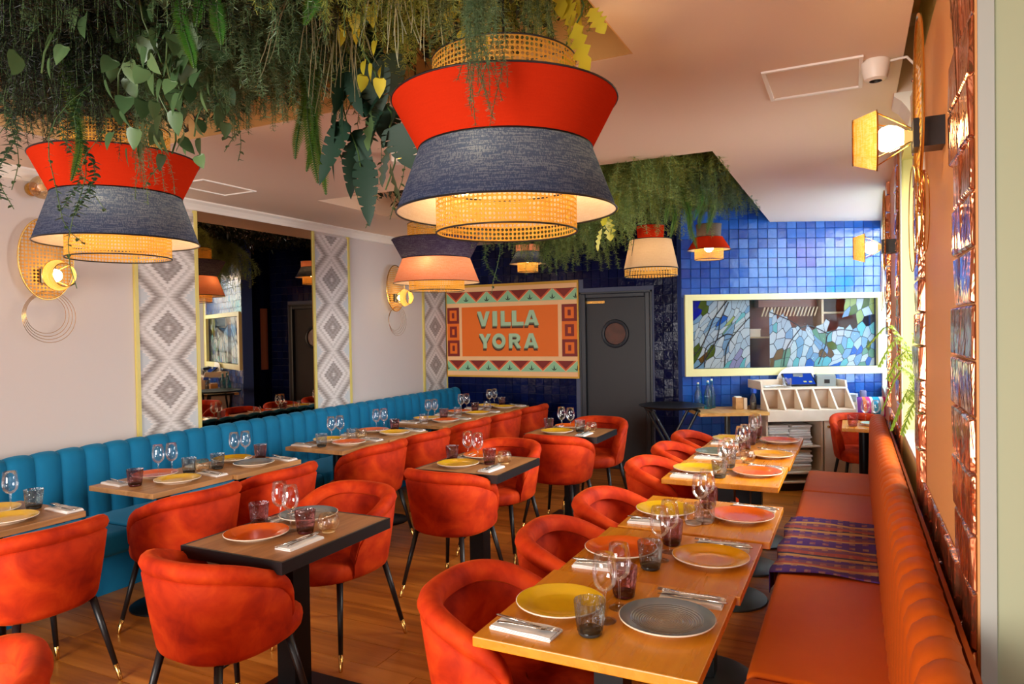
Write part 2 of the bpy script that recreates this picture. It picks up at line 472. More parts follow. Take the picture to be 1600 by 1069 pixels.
# ceiling with two planted recesses
ce = MB()
ce.box(XL-.1, -3.9, YR, YB, ZC, ZT).box(-.77, .19, YR, 8.6, ZC, ZT).box(-3.9, -.77, 2.7, 4.41, ZC, ZT).box(.19, .9, 3.75, 9, ZC, ZT)
ceiling = struct(ce.build('ceiling', 'ceiling_paint', smooth=False))
ct = MB(); ct.box(XL-.1, .9, 3.6, 9.2, ZT, ZT+.06, 0).box(XL-.1, .9, YR-.1, 3.6, ZT, ZT+.06, 1)
ct.box(-3.9, -.77, 2.692, 2.699, ZC+.002, ZT, 1).box(-.777, -.771, YR, 2.692, ZC+.002, ZT, 1).box(-3.899, -3.893, YR, 2.692, ZC+.002, ZT, 1)
struct(ct.build('ceiling', ['ceiling_paint', 'lamplit_recess_paint'], smooth=False))  # front recess faces take the lamplit orange, the rest plain ceiling paint
def strip(name, boxes, mat, bev=.004, parent=None):
    m = MB()
    for b in boxes: m.box(*b)
    o = m.build(name, mat, parent, smooth=False)
    if bev: bevel(o, bev)
    return o
# ceiling access panels: thin mouldings
def panel_frame(x0, x1, y0, y1, t=.016):
    return [(x0, x1, y0, y0+t, ZC-.008, ZC), (x0, x1, y1-t, y1, ZC-.008, ZC), (x0, x0+t, y0+t, y1-t, ZC-.008, ZC), (x1-t, x1, y0+t, y1-t, ZC-.008, ZC)]
struct(strip('trim_1', panel_frame(-.345, .045, 3.15, 3.56), 'white_paint', 0))
struct(strip('trim_2', panel_frame(-4.35, -4.02, 3.40, 3.88), 'white_paint', 0))

# left wall, cornice, gold trims, kilim strips, mirror
lw = MB(); lw.box(XL-.15, XL, YR, YB+.2, 0, ZT); struct(lw.build('wall_left', 'wall_paint', smooth=False))
prof = [(0, 0), (.075, 0), (.075, -.012), (.05, -.03), (.03, -.055), (.018, -.075), (0, -.08)]
co = MB(); co.prism(prof, lambda u, v, d: (XL+u, d, ZC+v), YR, 5.27); struct(co.build('trim_3', 'white_paint', smooth=False))
co = MB(); co.prism(prof, lambda u, v, d: (XL+u, d, ZC+v), 5.27, YB); struct(co.build('trim_4', 'white_paint', smooth=False))
kl = MB(); kl.box(0, .012, -.25, .25, -.96, .92)
kme = kl.mesh('kilim_panel', 'kilim_print', False)
for (yc, nm) in ((3.655, 'beside the mirror, nearer the front'), (5.54, 'beside the mirror, nearer the sign'), (7.47, 'in the corner beside the painted sign')):
    p = thing('kilim_panel', 'grey and white kilim pattern wall strip ' + nm, 'wall panel', (XL, yc, 1.68), group='kilim strips on the long wall')
    obj('panel', kme, p)
    for s in (-1, 1):
        g = MB(); g.box(0, .022, -.014, .014, -.96, .94); g.build('trim', 'gold_trim', p, (0, s*.264, 0), smooth=False)
mi = thing('wall_mirror', 'tall tinted wall mirror between two kilim strips', 'mirror', (XL, 4.597, 1.68))
g = MB(); g.box(.004, .012, -.665, .665, -.96, .95); g.build('mirror_glass', 'tinted_mirror', mi, smooth=False)

# rear wall around the shopfront glazing
rw = MB(); rw.box(XL, .9, YR-.1, YR, 0, .42).box(XL, .9, YR-.1, YR, 2.34, ZT).box(XL, -3.6, YR-.1, YR, .42, 2.34).box(-.7, .9, YR-.1, YR, .42, 2.34)
struct(rw.build('wall_rear', 'wall_paint', smooth=False))

# right wall: sills, two tiled piers, window bays
wr = MB()
wr.box(XR, .72, YR, 1.94, 0, .35).box(XR, .72, 1.94, 3.5, 0, ZT, 0).box(XR, .72, 3.5, 4.9, 0, .95).box(XR, .72, 4.9, 6.26, 0, ZT).box(XR, .72, 6.26, 8.3, 0, .95)
wr.box(XR, .72, YR, 1.94, 2.6, ZT).box(XR, .72, 3.5, 4.9, 2.62, ZT).box(XR, .72, 6.26, 8.3, 2.62, ZT)
wall_right = struct(wr.build('wall_right', 'yellow_green_paint', smooth=False))
sp = MB(); sp.box(XR-.004, XR, 6.26, 8.3, 0, .95); struct(sp.build('trim_5', 'salmon_paint', smooth=False))
jb = MB(); jb.box(XR-.002, .72, 1.934, 1.94, 0, ZT); struct(jb.build('trim_6', 'jamb_paint', smooth=False))
jb = MB(); jb.box(XR-.008, XR+.024, 1.926, 1.934, 0, ZT); struct(jb.build('trim_7', 'bead_paint', smooth=False))
jb = MB(); jb.box(XR-.006, .5, 3.5, 4.9, .95, .972); struct(jb.build('trim_8', 'bead_paint', smooth=False))
jb = MB(); jb.box(XR-.006, .5, 6.26, 8.25, .95, .972); struct(jb.build('trim_9', 'bead_paint', smooth=False))
jb = MB(); jb.prism(prof, lambda u, v, d: (.27-u*1.2, d, ZC+v*1.4), 3.74, 3.98); struct(jb.build('trim_10', 'white_paint', smooth=False))
jb = MB(); jb.box(.262, .27, 4.86, 4.90, .97, ZC); struct(jb.build('trim_11', 'bead_paint', smooth=False))
def window(n, y0, y1, z0, z1, mull):
    wdw = MB(); x0, x1 = .50, .55
    wdw.box(x0, x1, y0, y1, z0, z0+.05).box(x0, x1, y0, y1, z1-.05, z1).box(x0, x1, y0, y0+.05, z0+.05, z1-.05).box(x0, x1, y1-.05, y1, z0+.05, z1-.05)
    for q in mull: wdw.box(x0, x1, q-.02, q+.02, z0+.05, z1-.05)
    f = struct(wdw.build('window_%d' % n, 'pale_yellow_paint', smooth=False))
    g = MB(); g.box(.522, .526, y0+.05, y1-.05, z0+.05, z1-.05); g.build('pane', 'window_glass', f, smooth=False)
    return f
window(1, -2.4, 1.93, .36, 2.6, (-.9, .5)); window(2, 3.51, 4.89, .975, 2.62, ()); 
w3 = window(3, 6.27, 8.29, .975, 2.62, (7.3,))

# piers: rough copper-glazed tiles framing an orange panel
def pier(y0, y1, far_w, near_w, z_bot, label_parent):
    op = MB(); op.box(XR-.012, XR, y0+.01, y1-.01, .5, ZC); p = struct(op.build('wall_pier', 'orange_paint', smooth=False))
    def t(ya, yb, za, zb, d):
        b = MB(); j = lambda: random.uniform(-.008, .008)
        x0, xi = XR-.012, XR-.012-d
        b.add([(x0, ya, za), (x0, yb, za), (x0, yb, zb), (x0, ya, zb),
               (xi+j()*.6, ya+.006+j()*.4, za+.006), (xi+j()*.6, yb-.006+j()*.4, za+.006), (xi+j()*.6, yb-.006+j()*.4, zb-.006), (xi+j()*.6, ya+.006+j()*.4, zb-.006)],
              [(0, 3, 2, 1), (4, 5, 6, 7), (0, 1, 5, 4), (1, 2, 6, 5), (2, 3, 7, 6), (3, 0, 4, 7)])
        o = b.build('tile', 'copper_glaze', p, smooth=False); bevel(o, .003, 1)
    z = z_bot
    while z < ZC-.02:                       # the two upright borders, inner edge ragged
        h = random.uniform(.12, .15); zz = min(z+h, ZC)
        a = y1-far_w-random.uniform(-.02, .03); mid = (a+y1)/2+random.uniform(-.02, .02)
        t(a, mid, z, zz, random.uniform(.022, .034)); t(mid, y1-.004, z, zz, random.uniform(.018, .03))
        b_ = y0+near_w+random.uniform(-.03, .03); mid = (b_+y0)/2+random.uniform(-.02, .02)
        t(y0+.004, mid, z, zz, random.uniform(.008, .013)); t(mid, b_, z, zz, random.uniform(.009, .014))
        z = zz
    z = z_bot
    for k in range(3):                      # rows below the panel
        y = y0+.004
        while y < y1-.03:
            L = min(random.uniform(.11, .16), y1-.004-y); t(y, y+L, z-.14, z, random.uniform(.008, .016)); y += L
        z -= .14
    return p
pier(1.94, 3.5, .3, .36, .98, None)
pier(4.9, 6.26, .25, .28, .98, None)

# back wall with navy glazed tiles
bw = MB()
bw.box(XL-.15, -2.86, YB, YB+.15, 0, ZT).box(-2.08, -1.55, YB, YB+.15, 0, ZT).box(-2.86, -2.08, YB, YB+.15, 2.02, ZT).box(-2.86, -2.08, YB+.1, YB+.15, 0, 2.02)
wall_back = struct(bw.build('wall_back', 'grout', smooth=False))
def tile_mesh(a, d=.012):
    b = MB(); e = .003; h = a/2-.0009
    b.grid(lambda i, j: (0, 0, 0), 1, 1); b.v, b.f, b.i = [], [], []
    b.add([(-h, 0, -h), (h, 0, -h), (h, 0, h), (-h, 0, h), (-h, -d+.004, -h), (h, -d+.004, -h), (h, -d+.004, h), (-h, -d+.004, h), (-h+e, -d, -h+e), (h-e, -d, -h+e), (h-e, -d, h-e), (-h+e, -d, h-e)],
          [(0, 1, 5, 4), (1, 2, 6, 5), (2, 3, 7, 6), (3, 0, 4, 7), (4, 5, 9, 8), (5, 6, 10, 9), (6, 7, 11, 10), (7, 4, 8, 11), (8, 9, 10, 11)])
    return b
T = .105
def lay(wall, mat, cells, keep, loc0=(0, 0, 0), rz=0):
    me = tile_mesh(T).mesh('tile', mat, False); rest = MB(); ca, sa = cos(rz), sin(rz)
    cells = sorted(cells, key=keep)
    for k, (s_, z_) in enumerate(cells):
        rot = (radians(random.gauss(0, 1.3)), 0, radians(random.gauss(0, 1.3)))
        if k < 290:
            o = bpy.data.objects.new('tile', me); COL.objects.link(o); o.parent = wall; o.location = (s_, 0, z_); o.rotation_euler = rot
        else:
            q = tile_mesh(T); mt = Matrix.Rotation(rot[0], 3, 'X') @ Matrix.Rotation(rot[2], 3, 'Z')
            rest.add([(mt @ Vector(v)) + Vector((s_, 0, z_)) for v in q.v], q.f)
    if rest.v: stuff(rest.build('tile', mat, wall, smooth=False))
cells = []
for i in range(30):
    for k in range(29):
        x = XL+.06+i*T; z = .05+k*T+(0)
        if -2.93 < x < -2.01 and z < 2.06: continue
        if x < -2.85 and 1.06 < z < 2.16: continue
        cells.append((x, z))
lay(wall_back, 'navy_glaze', [(a, b) for a, b in cells], lambda c: (0 if (c[0] > -2.0 and .1 < c[1] < 2.8) else 1 if (.5 < c[1] < 1.1) else 2, abs(c[1]-1.6)))
for o in list(wall_back.children):
    if o.name.startswith('tile'): o.location.y += YB

# bright blue tiled wall, set at an angle, with the serving window
AR = atan2(.466, .885); A0 = (-.76, 7.72)
def ang(s, d, z): return (A0[0]+s*cos(AR)-d*sin(AR), A0[1]+s*sin(AR)+d*cos(AR), z)
aw = MB(); S0, S1 = -.955, 1.17; WS0, WS1, WZ0, WZ1 = -.845, 1.098, 1.185, 1.895
aw.box(S0, S1, 0, .14, 0, WZ0).box(S0, S1, 0, .14, WZ1, ZT).box(S0, WS0, 0, .14, WZ0, WZ1).box(WS1, S1, 0, .14, WZ0, WZ1)
wall_far = struct(aw.build('wall_far', 'grout_light', None, (A0[0], A0[1], 0), AR, smooth=False))
rt = MB(); rt.prism([(-1.60, 7.285), (-1.675, 7.61), (-1.675, 7.9), (-1.5, 7.9), (-1.5, 7.40)], lambda u, v, d: (u, v, d), 0, ZT); struct(rt.build('wall_return', 'navy_glaze', smooth=False))
cells = []
for i in range(21):
    for k in range(29):
        s_ = S0+T/2+i*.1012; z_ = .05+k*T
        if WS0-.09 < s_ < WS1+.09 and 1.10 < z_ < 1.98: continue
        cells.append((s_, z_))
T = .1012*1.0
cells = [(a, .05+round((b-.05)/.105)*.1012) for a, b in cells]
cells = [(a, b) for a, b in [(S0+.0506+i*.1012, .05+k*.1012) for i in range(21) for k in range(30)] if not (1.13 < b < 1.95 and a > S0+.02) and b < ZT-.04]
lay(wall_far, 'blue_glaze', cells, lambda c: (0 if .55 < c[1] < 2.72 else 1, abs(c[1]-1.5)))
jb = MB(); jb.box(S1-.02, S1+.02, -.03, 0, 0, ZC); struct(jb.build('trim_12', 'white_paint', None, (A0[0], A0[1], 0), AR, smooth=False))
jb = MB(); jb.box(S1+.02, S1+.2, -.02, 0, 0, ZC); struct(jb.build('trim_13', 'yellow_green_paint', None, (A0[0], A0[1], 0), AR, smooth=False))
# serving window frame (mitred), kitchen seen behind
fw = MB(); fo = (-.925, 1.165, 1.108, 1.955); fi = (WS0, WS1, WZ0, WZ1)
for k in range(4):
    P = [(fo[0], fo[2]), (fo[1], fo[2]), (fo[1], fo[3]), (fo[0], fo[3])]; Q = [(fi[0], fi[2]), (fi[1], fi[2]), (fi[1], fi[3]), (fi[0], fi[3])]
    fw.prism([P[k], P[(k+1) % 4], Q[(k+1) % 4], Q[k]], lambda u, v, d: (u, d, v), -.045, .10)
serving = thing('serving_window', 'long pale yellow framed serving window in the bright blue tiled wall', 'window', (A0[0], A0[1], 0), AR)
fw.build('frame', 'pale_yellow_paint', serving, smooth=False)
g = MB(); g.box(WS0, WS1, .008, .012, WZ0, WZ1); g.build('pane', 'serving_glass', serving, smooth=False)
kb = MB(); kb.box(WS0-.02, WS1+.06, .36, .38, 1.1, 2.0).box(WS0-.03, WS0-.01, .14, .36, 1.1, 2.0).box(WS1+.04, WS1+.06, .14, .36, 1.1, 2.0).box(WS0-.02, WS1+.06, .14, .36, 1.98, 2.0).box(WS0-.02, WS1+.06, .14, .36, 1.1, 1.12)
struct(kb.build('wall_kitchen', 'kitchen_wall', None, (A0[0], A0[1], 0), AR, smooth=False))
ks = thing('kitchen_shelf', 'wooden kitchen shelf seen through the gap between the stained glass reflections', 'shelf', ang(0, 0, 0), AR)
q = MB(); q.box(-.2, .25, .16, .355, 1.49, 1.505); q.build('board', 'kitchen_shelf', ks, smooth=False); q = MB().box(.62, 1.09, .16, .355, 1.74, 1.76).build('board', 'kitchen_shelf', ks, smooth=False)
q = MB(); q.box(.595, .62, .15, .355, 1.125, 1.975); q.build('upright', 'kitchen_shelf', ks, smooth=False)
bx = thing('storage_box', 'small cream box on the kitchen shelf behind the serving window', 'box', ang(-.11, .25, 1.506), AR)
q = MB(); q.box(-.06, .06, -.06, .06, 0, .07); q.build('body', 'cream_rim', bx, smooth=False); q = MB(); q.box(-.064, .064, -.064, .064, .07, .085); q.build('lid', 'cream_rim', bx, smooth=False)
hd = thing('extractor_hood', 'dark slatted extractor hood in the kitchen behind the serving window', 'hood', ang(.27, .27, 1.72), AR)
q = MB(); q.box(-.33, .3, -.06, .08, .10, .25); q.build('body', 'kitchen_wall', hd, smooth=False)
for k in range(16):
    q = MB(); x = -.31+k*.038; q.prism([(x, 0), (x+.014, 0), (x+.05, .1), (x+.036, .1)], lambda u, v, d: (u, d, v), -.08, -.062); q.build('slat', 'kitchen_shelf', hd, smooth=False)

# stained glass in lead came: the far window's own, plus its reflection built solid
def clip(poly, a, b, c):
    out = []
    for i in range(len(poly)):
        p, q = poly[i], poly[(i+1) % len(poly)]
        dp, dq = a*p[0]+b*p[1]-c, a*q[0]+b*q[1]-c
        if dp <= 0: out.append(p)
        if dp*dq < 0: t = dp/(dp-dq); out.append((p[0]+t*(q[0]-p[0]), p[1]+t*(q[1]-p[1])))
    return out
def voronoi(seeds, rect):
    res = []
    for i, s in enumerate(seeds):
        poly = list(rect)
        for j, t in enumerate(seeds):
            if i == j: continue
            a, b = t[0]-s[0], t[1]-s[1]; c = (t[0]**2+t[1]**2-s[0]**2-s[1]**2)/2
            poly = clip(poly, a, b, c)
            if len(poly) < 3: break
        if len(poly) >= 3: res.append((s, poly))
    return res
GL = {'pale': rgb(206, 224, 240), 'white': rgb(232, 240, 246), 'sky': rgb(150, 190, 228), 'blue': rgb(40, 110, 214), 'olive': rgb(96, 118, 40), 'brown': rgb(130, 90, 40),
      'aqua': rgb(130, 216, 220), 'green': rgb(130, 180, 150), 'lilac': rgb(176, 170, 214), 'moss': rgb(190, 204, 120), 'deep': rgb(24, 40, 190), 'rust': rgb(190, 80, 30)}
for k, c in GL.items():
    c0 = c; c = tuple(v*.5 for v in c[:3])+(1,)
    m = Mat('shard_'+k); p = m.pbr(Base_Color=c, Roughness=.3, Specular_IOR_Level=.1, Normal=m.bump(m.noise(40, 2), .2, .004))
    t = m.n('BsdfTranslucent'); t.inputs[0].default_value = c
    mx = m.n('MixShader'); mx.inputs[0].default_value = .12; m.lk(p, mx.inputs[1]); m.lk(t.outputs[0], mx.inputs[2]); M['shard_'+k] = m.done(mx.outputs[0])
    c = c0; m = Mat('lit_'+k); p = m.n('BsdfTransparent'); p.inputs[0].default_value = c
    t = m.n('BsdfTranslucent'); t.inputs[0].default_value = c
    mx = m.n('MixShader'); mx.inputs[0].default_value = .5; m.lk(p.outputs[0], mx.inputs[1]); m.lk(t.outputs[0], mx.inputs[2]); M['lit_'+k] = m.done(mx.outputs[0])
def stained(parent_thing, x0, x1, y0, y1, n, warp, colour, keep, fr, prefix, seed, t=.004, ang_=0, st=1, lines=()):
    R = random.Random(seed); seeds = []
    W, Hh = x1-x0, y1-y0
    ca, sa = cos(ang_), sin(ang_)
    def to(p): return ((p[0]*ca+p[1]*sa)/st, -p[0]*sa+p[1]*ca)
    def fro(q): return (q[0]*st*ca-q[1]*sa, q[0]*st*sa+q[1]*ca)
    for k in range(n*12):
        c = to((x0+R.random()*W, y0+R.random()*Hh))
        if all((c[0]-s[0])**2+(c[1]-s[1])**2 > .42*W*Hh/n/st for s in seeds): seeds.append(c)
        if len(seeds) >= n: break
    lead = MB()
    for s, poly in voronoi(seeds, [to(p) for p in ((x0, y0), (x1, y0), (x1, y1), (x0, y1))]):
        poly = [fro(q) for q in poly]
        cx = sum(p[0] for p in poly)/len(poly); cy = sum(p[1] for p in poly)/len(poly)
        pts = []
        for i in range(len(poly)):              # subdivide so the warp bends the leads
            p, q = poly[i], poly[(i+1) % len(poly)]
            for m_ in range(3): pts.append((p[0]+(q[0]-p[0])*m_/3, p[1]+(q[1]-p[1])*m_/3))
        if not keep(*warp(cx, cy)): continue
        k = .935
        inner = [warp(cx+(p[0]-cx)*k, cy+(p[1]-cy)*k) for p in pts]; full = [warp(cx+(p[0]-cx)*1.01, cy+(p[1]-cy)*1.01) for p in pts]
        wc = warp(cx, cy)
        b = MB(); b.prism(inner, fr, -t, 0); b.build('glass_piece', prefix+colour(wc[0], wc[1], R), parent_thing, smooth=False)
        m_ = len(full); b0 = len(lead.v)
        lead.v += [tuple(fr(u, v, -t-.001)) for u, v in full]+[tuple(fr(u, v, -t-.001)) for u, v in inner]
        for i in range(m_): j = (i+1) % m_; lead.f.append([b0+i, b0+j, b0+m_+j, b0+m_+i]); lead.i.append(0)
    stuff(lead.build('lead_came', 'lead', parent_thing, smooth=False))
    for line in lines:
        pl = [Vector(fr(x0+(x1-x0)*u, y0+(y1-y0)*v, -t-.003)) for u, v in line]; sm = []
        for i in range(len(pl)-1):
            a, b_, c, d = pl[max(0, i-1)], pl[i], pl[i+1], pl[min(len(pl)-1, i+2)]
            for q in range(5):
                u = q/5; sm.append(.5*((2*b_)+(c-a)*u+(2*a-5*b_+4*c-d)*u*u+(3*b_-a-3*c+d)*u**3))
        MB().tube(sm+[pl[-1]], .0055, 5).build('lead_line', 'lead', parent_thing)
def clampf(v, a, b): return max(a, min(b, v))
def warp1(x, y):
    fx = (x-WS0)/.62; fy = (y-WZ0)/.71; e = sin(pi*clampf(fx, 0, 1))*sin(pi*clampf(fy, 0, 1))
    return (x + e*(.10*(fy-.5) + .05*sin(fy*9)), y + e*(.16*(fx-.5)+.05*sin(fx*8)))
def col1(x, y, R):
    fx = (x-WS0)/.62; fy = (y-WZ0)/.71; r = R.random()
    if fy > .78 and fx < .16: return 'deep'
    if fy > .7 and fx < .35 and r < .5: return 'olive'
    if .4 < fx < .62 and fy > .6 and r < .35: return 'blue'
    if fy < .32 and r < .45: return 'olive' if r < .15 else 'brown' if r < .28 else 'lilac'
    if .6 < fx < .85 and .45 < fy < .75 and r < .4: return 'moss' if r < .2 else 'green'
    return 'sky' if r > .82 else 'aqua' if r > .76 else 'white' if r > .5 else 'pale'
pA = thing('stained_glass_or_reflection', 'stained glass reflection built as a panel at the blue-cornered end of the serving window', 'stained glass', ang(0, .03, 0), AR)  # mirror image of the street window, modelled as shards behind the pane
stained(pA, WS0, -.225, WZ0, WZ1, 84, warp1, col1, lambda x, y: True, lambda u, v, d: (u, d, v), 'shard_', 11, ang_=1.0, st=2.4, lines=[[(0, .18), (.15, .3), (.3, .55), (.4, .75), (.62, 1)], [(.05, 0), (.2, .1), (.43, .42), (.5, .7), (.64, .97)], [(.56, .02), (.6, .3), (.72, .48), (1, .75)], [(.43, .42), (.6, .5), (.72, .48)], [(.22, .02), (.25, .3), (.45, .42)]])
def warp2(x, y):
    fx = (x+.02)/1.12; fy = (y-WZ0)/.71; e = sin(pi*clampf(fx, 0, 1))*sin(pi*clampf(fy, 0, 1))
    return (x + e*.06*sin(fy*7), y + e*(.13*sin(fx*7.5)))
def col2(x, y, R):
    fx = (x+.02)/1.12; fy = (y-WZ0)/.71; r = R.random()
    if fy < .3 and r < .5: return ('olive', 'brown', 'aqua', 'green', 'blue')[int(r*10)]
    if .35 < fx < .6 and .2 < fy < .5 and r < .35: return 'green'
    if fy > .6 and fx > .55 and r < .3: return 'moss' if r < .15 else 'olive'
    return 'sky' if r > .8 else 'aqua' if r > .74 else 'white' if r > .45 else 'pale'
def keep2(x, y):
    fx = (x+.02)/1.12; fy = (y-WZ0)/.71
    top = .84-.85*fx if fx < .3 else (.585+.06*sin((fx-.3)*9)) if fx < .75 else .56
    return fy < top or (fx > .72 and fy > .78 - .1*sin((fx-.72)*12))
pB = thing('stained_glass_or_reflection', 'wavy stained glass reflection built solid in the serving window behind the till, open at top', 'stained glass', ang(0, .03, 0), AR)  # second part of that reflection, also modelled as solid pieces
stained(pB, -.02, WS1, WZ0, WZ1, 130, warp2, col2, keep2, lambda u, v, d: (u, d, v), 'shard_', 5, ang_=1.25, st=1.5, lines=[[(.13, .02), (.17, .3), (.30, .58)], [(.46, .03), (.53, .3), (.56, .48), (.68, .54), (.86, .5)], [(.3, .58), (.18, .7), (.0, .82)], [(.56, .48), (.4, .6), (.3, .58)]])
pC = thing('stained_glass_or_reflection', 'stained glass of the far street window, seen in the wall mirror', 'stained glass', (.49, 7.28, 0))
def colw(x, y, R):
    r = R.random(); return ('pale', 'white', 'white', 'pale', 'white', 'rust', 'sky', 'aqua', 'white', 'white')[int(r*10)]
stained(pC, -.95, .95, 1.03, 2.57, 60, lambda x, y: (x+.06*sin(y*6), y+.08*sin(x*6)) if 1.1 < y < 2.5 and abs(x) < .88 else (x, y), colw, lambda x, y: True, lambda u, v, d: (d, u, v), 'lit_', 21)

# dark door with a porthole
door = struct(MB().box(-2.83, -2.11, YB+.03, YB+.075, .005, 2.0).build('door_1', 'door_paint', smooth=False)); 
def ring(parent, name, mat, c, R, r, n=32, axis='Y', k=8):
    b = MB(); pts = [(c[0]+R*cos(2*pi*i/n), c[1], c[2]+R*sin(2*pi*i/n)) for i in range(n+1)] if axis == 'Y' else [(c[0]+R*cos(2*pi*i/n), c[1]+R*sin(2*pi*i/n), c[2]) for i in range(n+1)]
    b.tube(pts, r, k, cap=False); return b.build(name, mat, parent)
fr_ = MB(); 
for (x0, x1, z0, z1) in ((-2.885, -2.825, 0, 2.03), (-2.115, -2.055, 0, 2.03), (-2.825, -2.115, 1.975, 2.03)):
    fr_.box(x0, x1, YB-.03, YB+.09, z0, z1); 
o = fr_.build('door_frame', 'door_frame_paint', door, smooth=False); bevel(o, .012, 2)
fr_ = MB().box(-2.905, -2.885, YB-.012, YB, 0, 2.05).box(-2.055, -2.035, YB-.012, YB, 0, 2.05).box(-2.905, -2.035, YB-.012, YB, 2.03, 2.05)
fr_.build('architrave', 'door_frame_paint', door, smooth=False)
ring(door, 'porthole_rim', 'door_frame_paint', (-2.48, YB+.025, 1.56), .145, .022)
b = MB(); b.lathe([(0, 0), (.14, 0)], 32); o = b.build('porthole_glass', 'porthole_glass', door, (-2.48, YB+.028, 1.56), (radians(90), 0, 0))
MB().box(-2.82, -2.60, YB+.018, YB+.03, 1.915, 1.945).build('closer_plate', 'brass', door, smooth=False)
struct(strip('baseboard_back', [(-2.035, -1.6, YB-.02, YB-.0125, 0, .09)], 'door_frame_paint', 0))

# painted sign board
SX0, SX1, SZ0, SZ1 = -4.742, -2.908, 1.035, 2.20
def sf(u, v, d): return (SX0+(SX1-SX0)*u, YB-.014-d, SZ0+(SZ1-SZ0)*v)
sign = thing('wall_sign', 'painted orange and cream sign board reading VILLA YORA on navy tiles', 'sign')
def rect(name, u0, u1, v0, v1, mat, d0, d1): return MB().prism([(u0, v0), (u1, v0), (u1, v1), (u0, v1)], sf, d0, d1).build(name, mat, sign, smooth=False)
rect('board', 0, 1, 0, 1, 'sign_cream', -.013, .006)
for (a, b_, c, d) in ((0, 1, .975, 1), (0, 1, 0, .018), (0, .01, .018, .975), (.99, 1, .018, .975)): rect('frame', a, b_, c, d, 'sign_gold', .006, .016)
rect('center_panel', .132, .855, .224, .760, 'sign_orange', .006, .009)
def zig(v0, v1, ph):
    def cl(p): return [(clampf(u, .011, .989), v) for u, v in p]
    hh = v1-v0
    for k in range(-1, 7):
        c = ph+k*.1625; w2 = .0812
        tri = clip(clip([(c-w2, v0), (c+w2, v0), (c, v1)], -1, 0, -.011), 1, 0, .989)
        if len(tri) > 2: MB().prism(tri, sf, .006, .008).build('triangle', 'sign_green', sign, smooth=False)
        inv = clip(clip([(c+.006, v1), (c+2*w2-.006, v1), (c+w2, v0+.01)], -1, 0, -.011), 1, 0, .989)
        if len(inv) > 2: MB().prism(inv, sf, .006, .008).build('triangle', 'sign_red', sign, smooth=False)
        inv = clip(clip([(c+.022, v1), (c+2*w2-.022, v1), (c+w2, v0+.03)], -1, 0, -.011), 1, 0, .989)
        if len(inv) > 2: MB().prism(inv, sf, .008, .0095).build('triangle', 'sign_maroon', sign, smooth=False)
        if .01 < c < .99:
            lf = MB()
            for a, L in ((0, .5), (.95, .36), (-.95, .36)):
                du, dv = sin(a), cos(a); bx_, by_ = c, v0+hh*.12; L2 = hh*L
                asp = (SZ1-SZ0)/(SX1-SX0)
                q = [(0, 0), (.14, .35), (0, 1), (-.14, .35)]
                lf.prism([(bx_+(x*dv+y_*du)*L2*asp, by_+(y_*dv-x*du)*L2) for x, y_ in q][::-1], sf, .008, .0092)
            lf.build('leaf_motif', 'sign_dark', sign, smooth=False)
zig(.806, .925, .174-.006); zig(.066, .18, .174)
rect('strip', .011, .989, .923, .927, 'sign_maroon', .006, .0085)
def squares(u0, u1):
    vs_ = (.224, .40, .585, .760); w = u1-u0
    for k in range(3):
        a, b_ = vs_[k], vs_[k+1]; h = b_-a; even = (k != 1)
        rect('square', u0, u1, a, b_, 'sign_maroon' if even else 'sign_orange', .006, .008)
        rect('square', u0+w*.2, u1-w*.2, a+h*.17, b_-h*.17, 'sign_orange' if even else 'sign_maroon', .008, .0092)
        rect('square', u0+w*.4, u1-w*.4, a+h*.33, b_-h*.33, 'sign_maroon' if even else 'sign_orange', .0092, .0104)
squares(.014, .11); squares(.882, .988)
def arc(cx, cy, rx, ry, a0, a1, n=14): return [(cx+rx*cos(radians(a0+(a1-a0)*i/n)), cy+ry*sin(radians(a0+(a1-a0)*i/n))) for i in range(n+1)]
GLY = {'V': [[(0, 1), (.3, 1), (.5, .38), (.7, 1), (1, 1), (.64, 0), (.36, 0)]], 'I': [[(0, 0), (1, 0), (1, 1), (0, 1)]], 'L': [[(0, 0), (1, 0), (1, .24), (.38, .24), (.38, 1), (0, 1)]],
       'A': [[(0, 0), (.28, 0), (.5, .74), (.5, 1), (.36, 1)], [(.5, 1), (.5, .74), (.72, 0), (1, 0), (.64, 1)], [(.33, .18), (.67, .18), (.61, .38), (.39, .38)]],
       'Y': [[(0, 1), (.31, 1), (.5, .66), (.69, 1), (1, 1), (.645, .42), (.645, 0), (.355, 0), (.355, .42)]],
       'O': [arc(.5, .5, .5, .52, 90, 270)+arc(.5, .5, .24, .27, 270, 90), arc(.5, .5, .24, .27, 90, -90)+arc(.5, .5, .5, .52, -90, 90)],
       'R': [[(0, 0), (.28, 0), (.28, 1), (0, 1)], [(.28, .78), (.5, .78)]+arc(.5, .68, .16, .10, 90, -90, 8)+[(.28, .58), (.28, .38), (.42, .38)]+arc(.52, .69, .42, .31, -90, 90, 10)+[(.28, 1)], [(.40, .40), (.68, .42), (1, 0), (.68, 0)]]}
def word(spec, v0, v1):
    for ch, u0, u1 in spec:
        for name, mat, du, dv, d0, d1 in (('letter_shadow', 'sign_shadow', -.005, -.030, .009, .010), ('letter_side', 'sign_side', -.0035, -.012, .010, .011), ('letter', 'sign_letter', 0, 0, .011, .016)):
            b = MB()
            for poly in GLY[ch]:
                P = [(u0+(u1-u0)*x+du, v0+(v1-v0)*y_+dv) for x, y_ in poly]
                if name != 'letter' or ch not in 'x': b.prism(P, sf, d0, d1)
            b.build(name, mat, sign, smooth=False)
U = lambda px: (px+18)/1308
word([('V', U(318), U(446)), ('I', U(474), U(520)), ('L', U(556), U(656)), ('L', U(667), U(780)), ('A', U(786), U(926))], .553, .710)
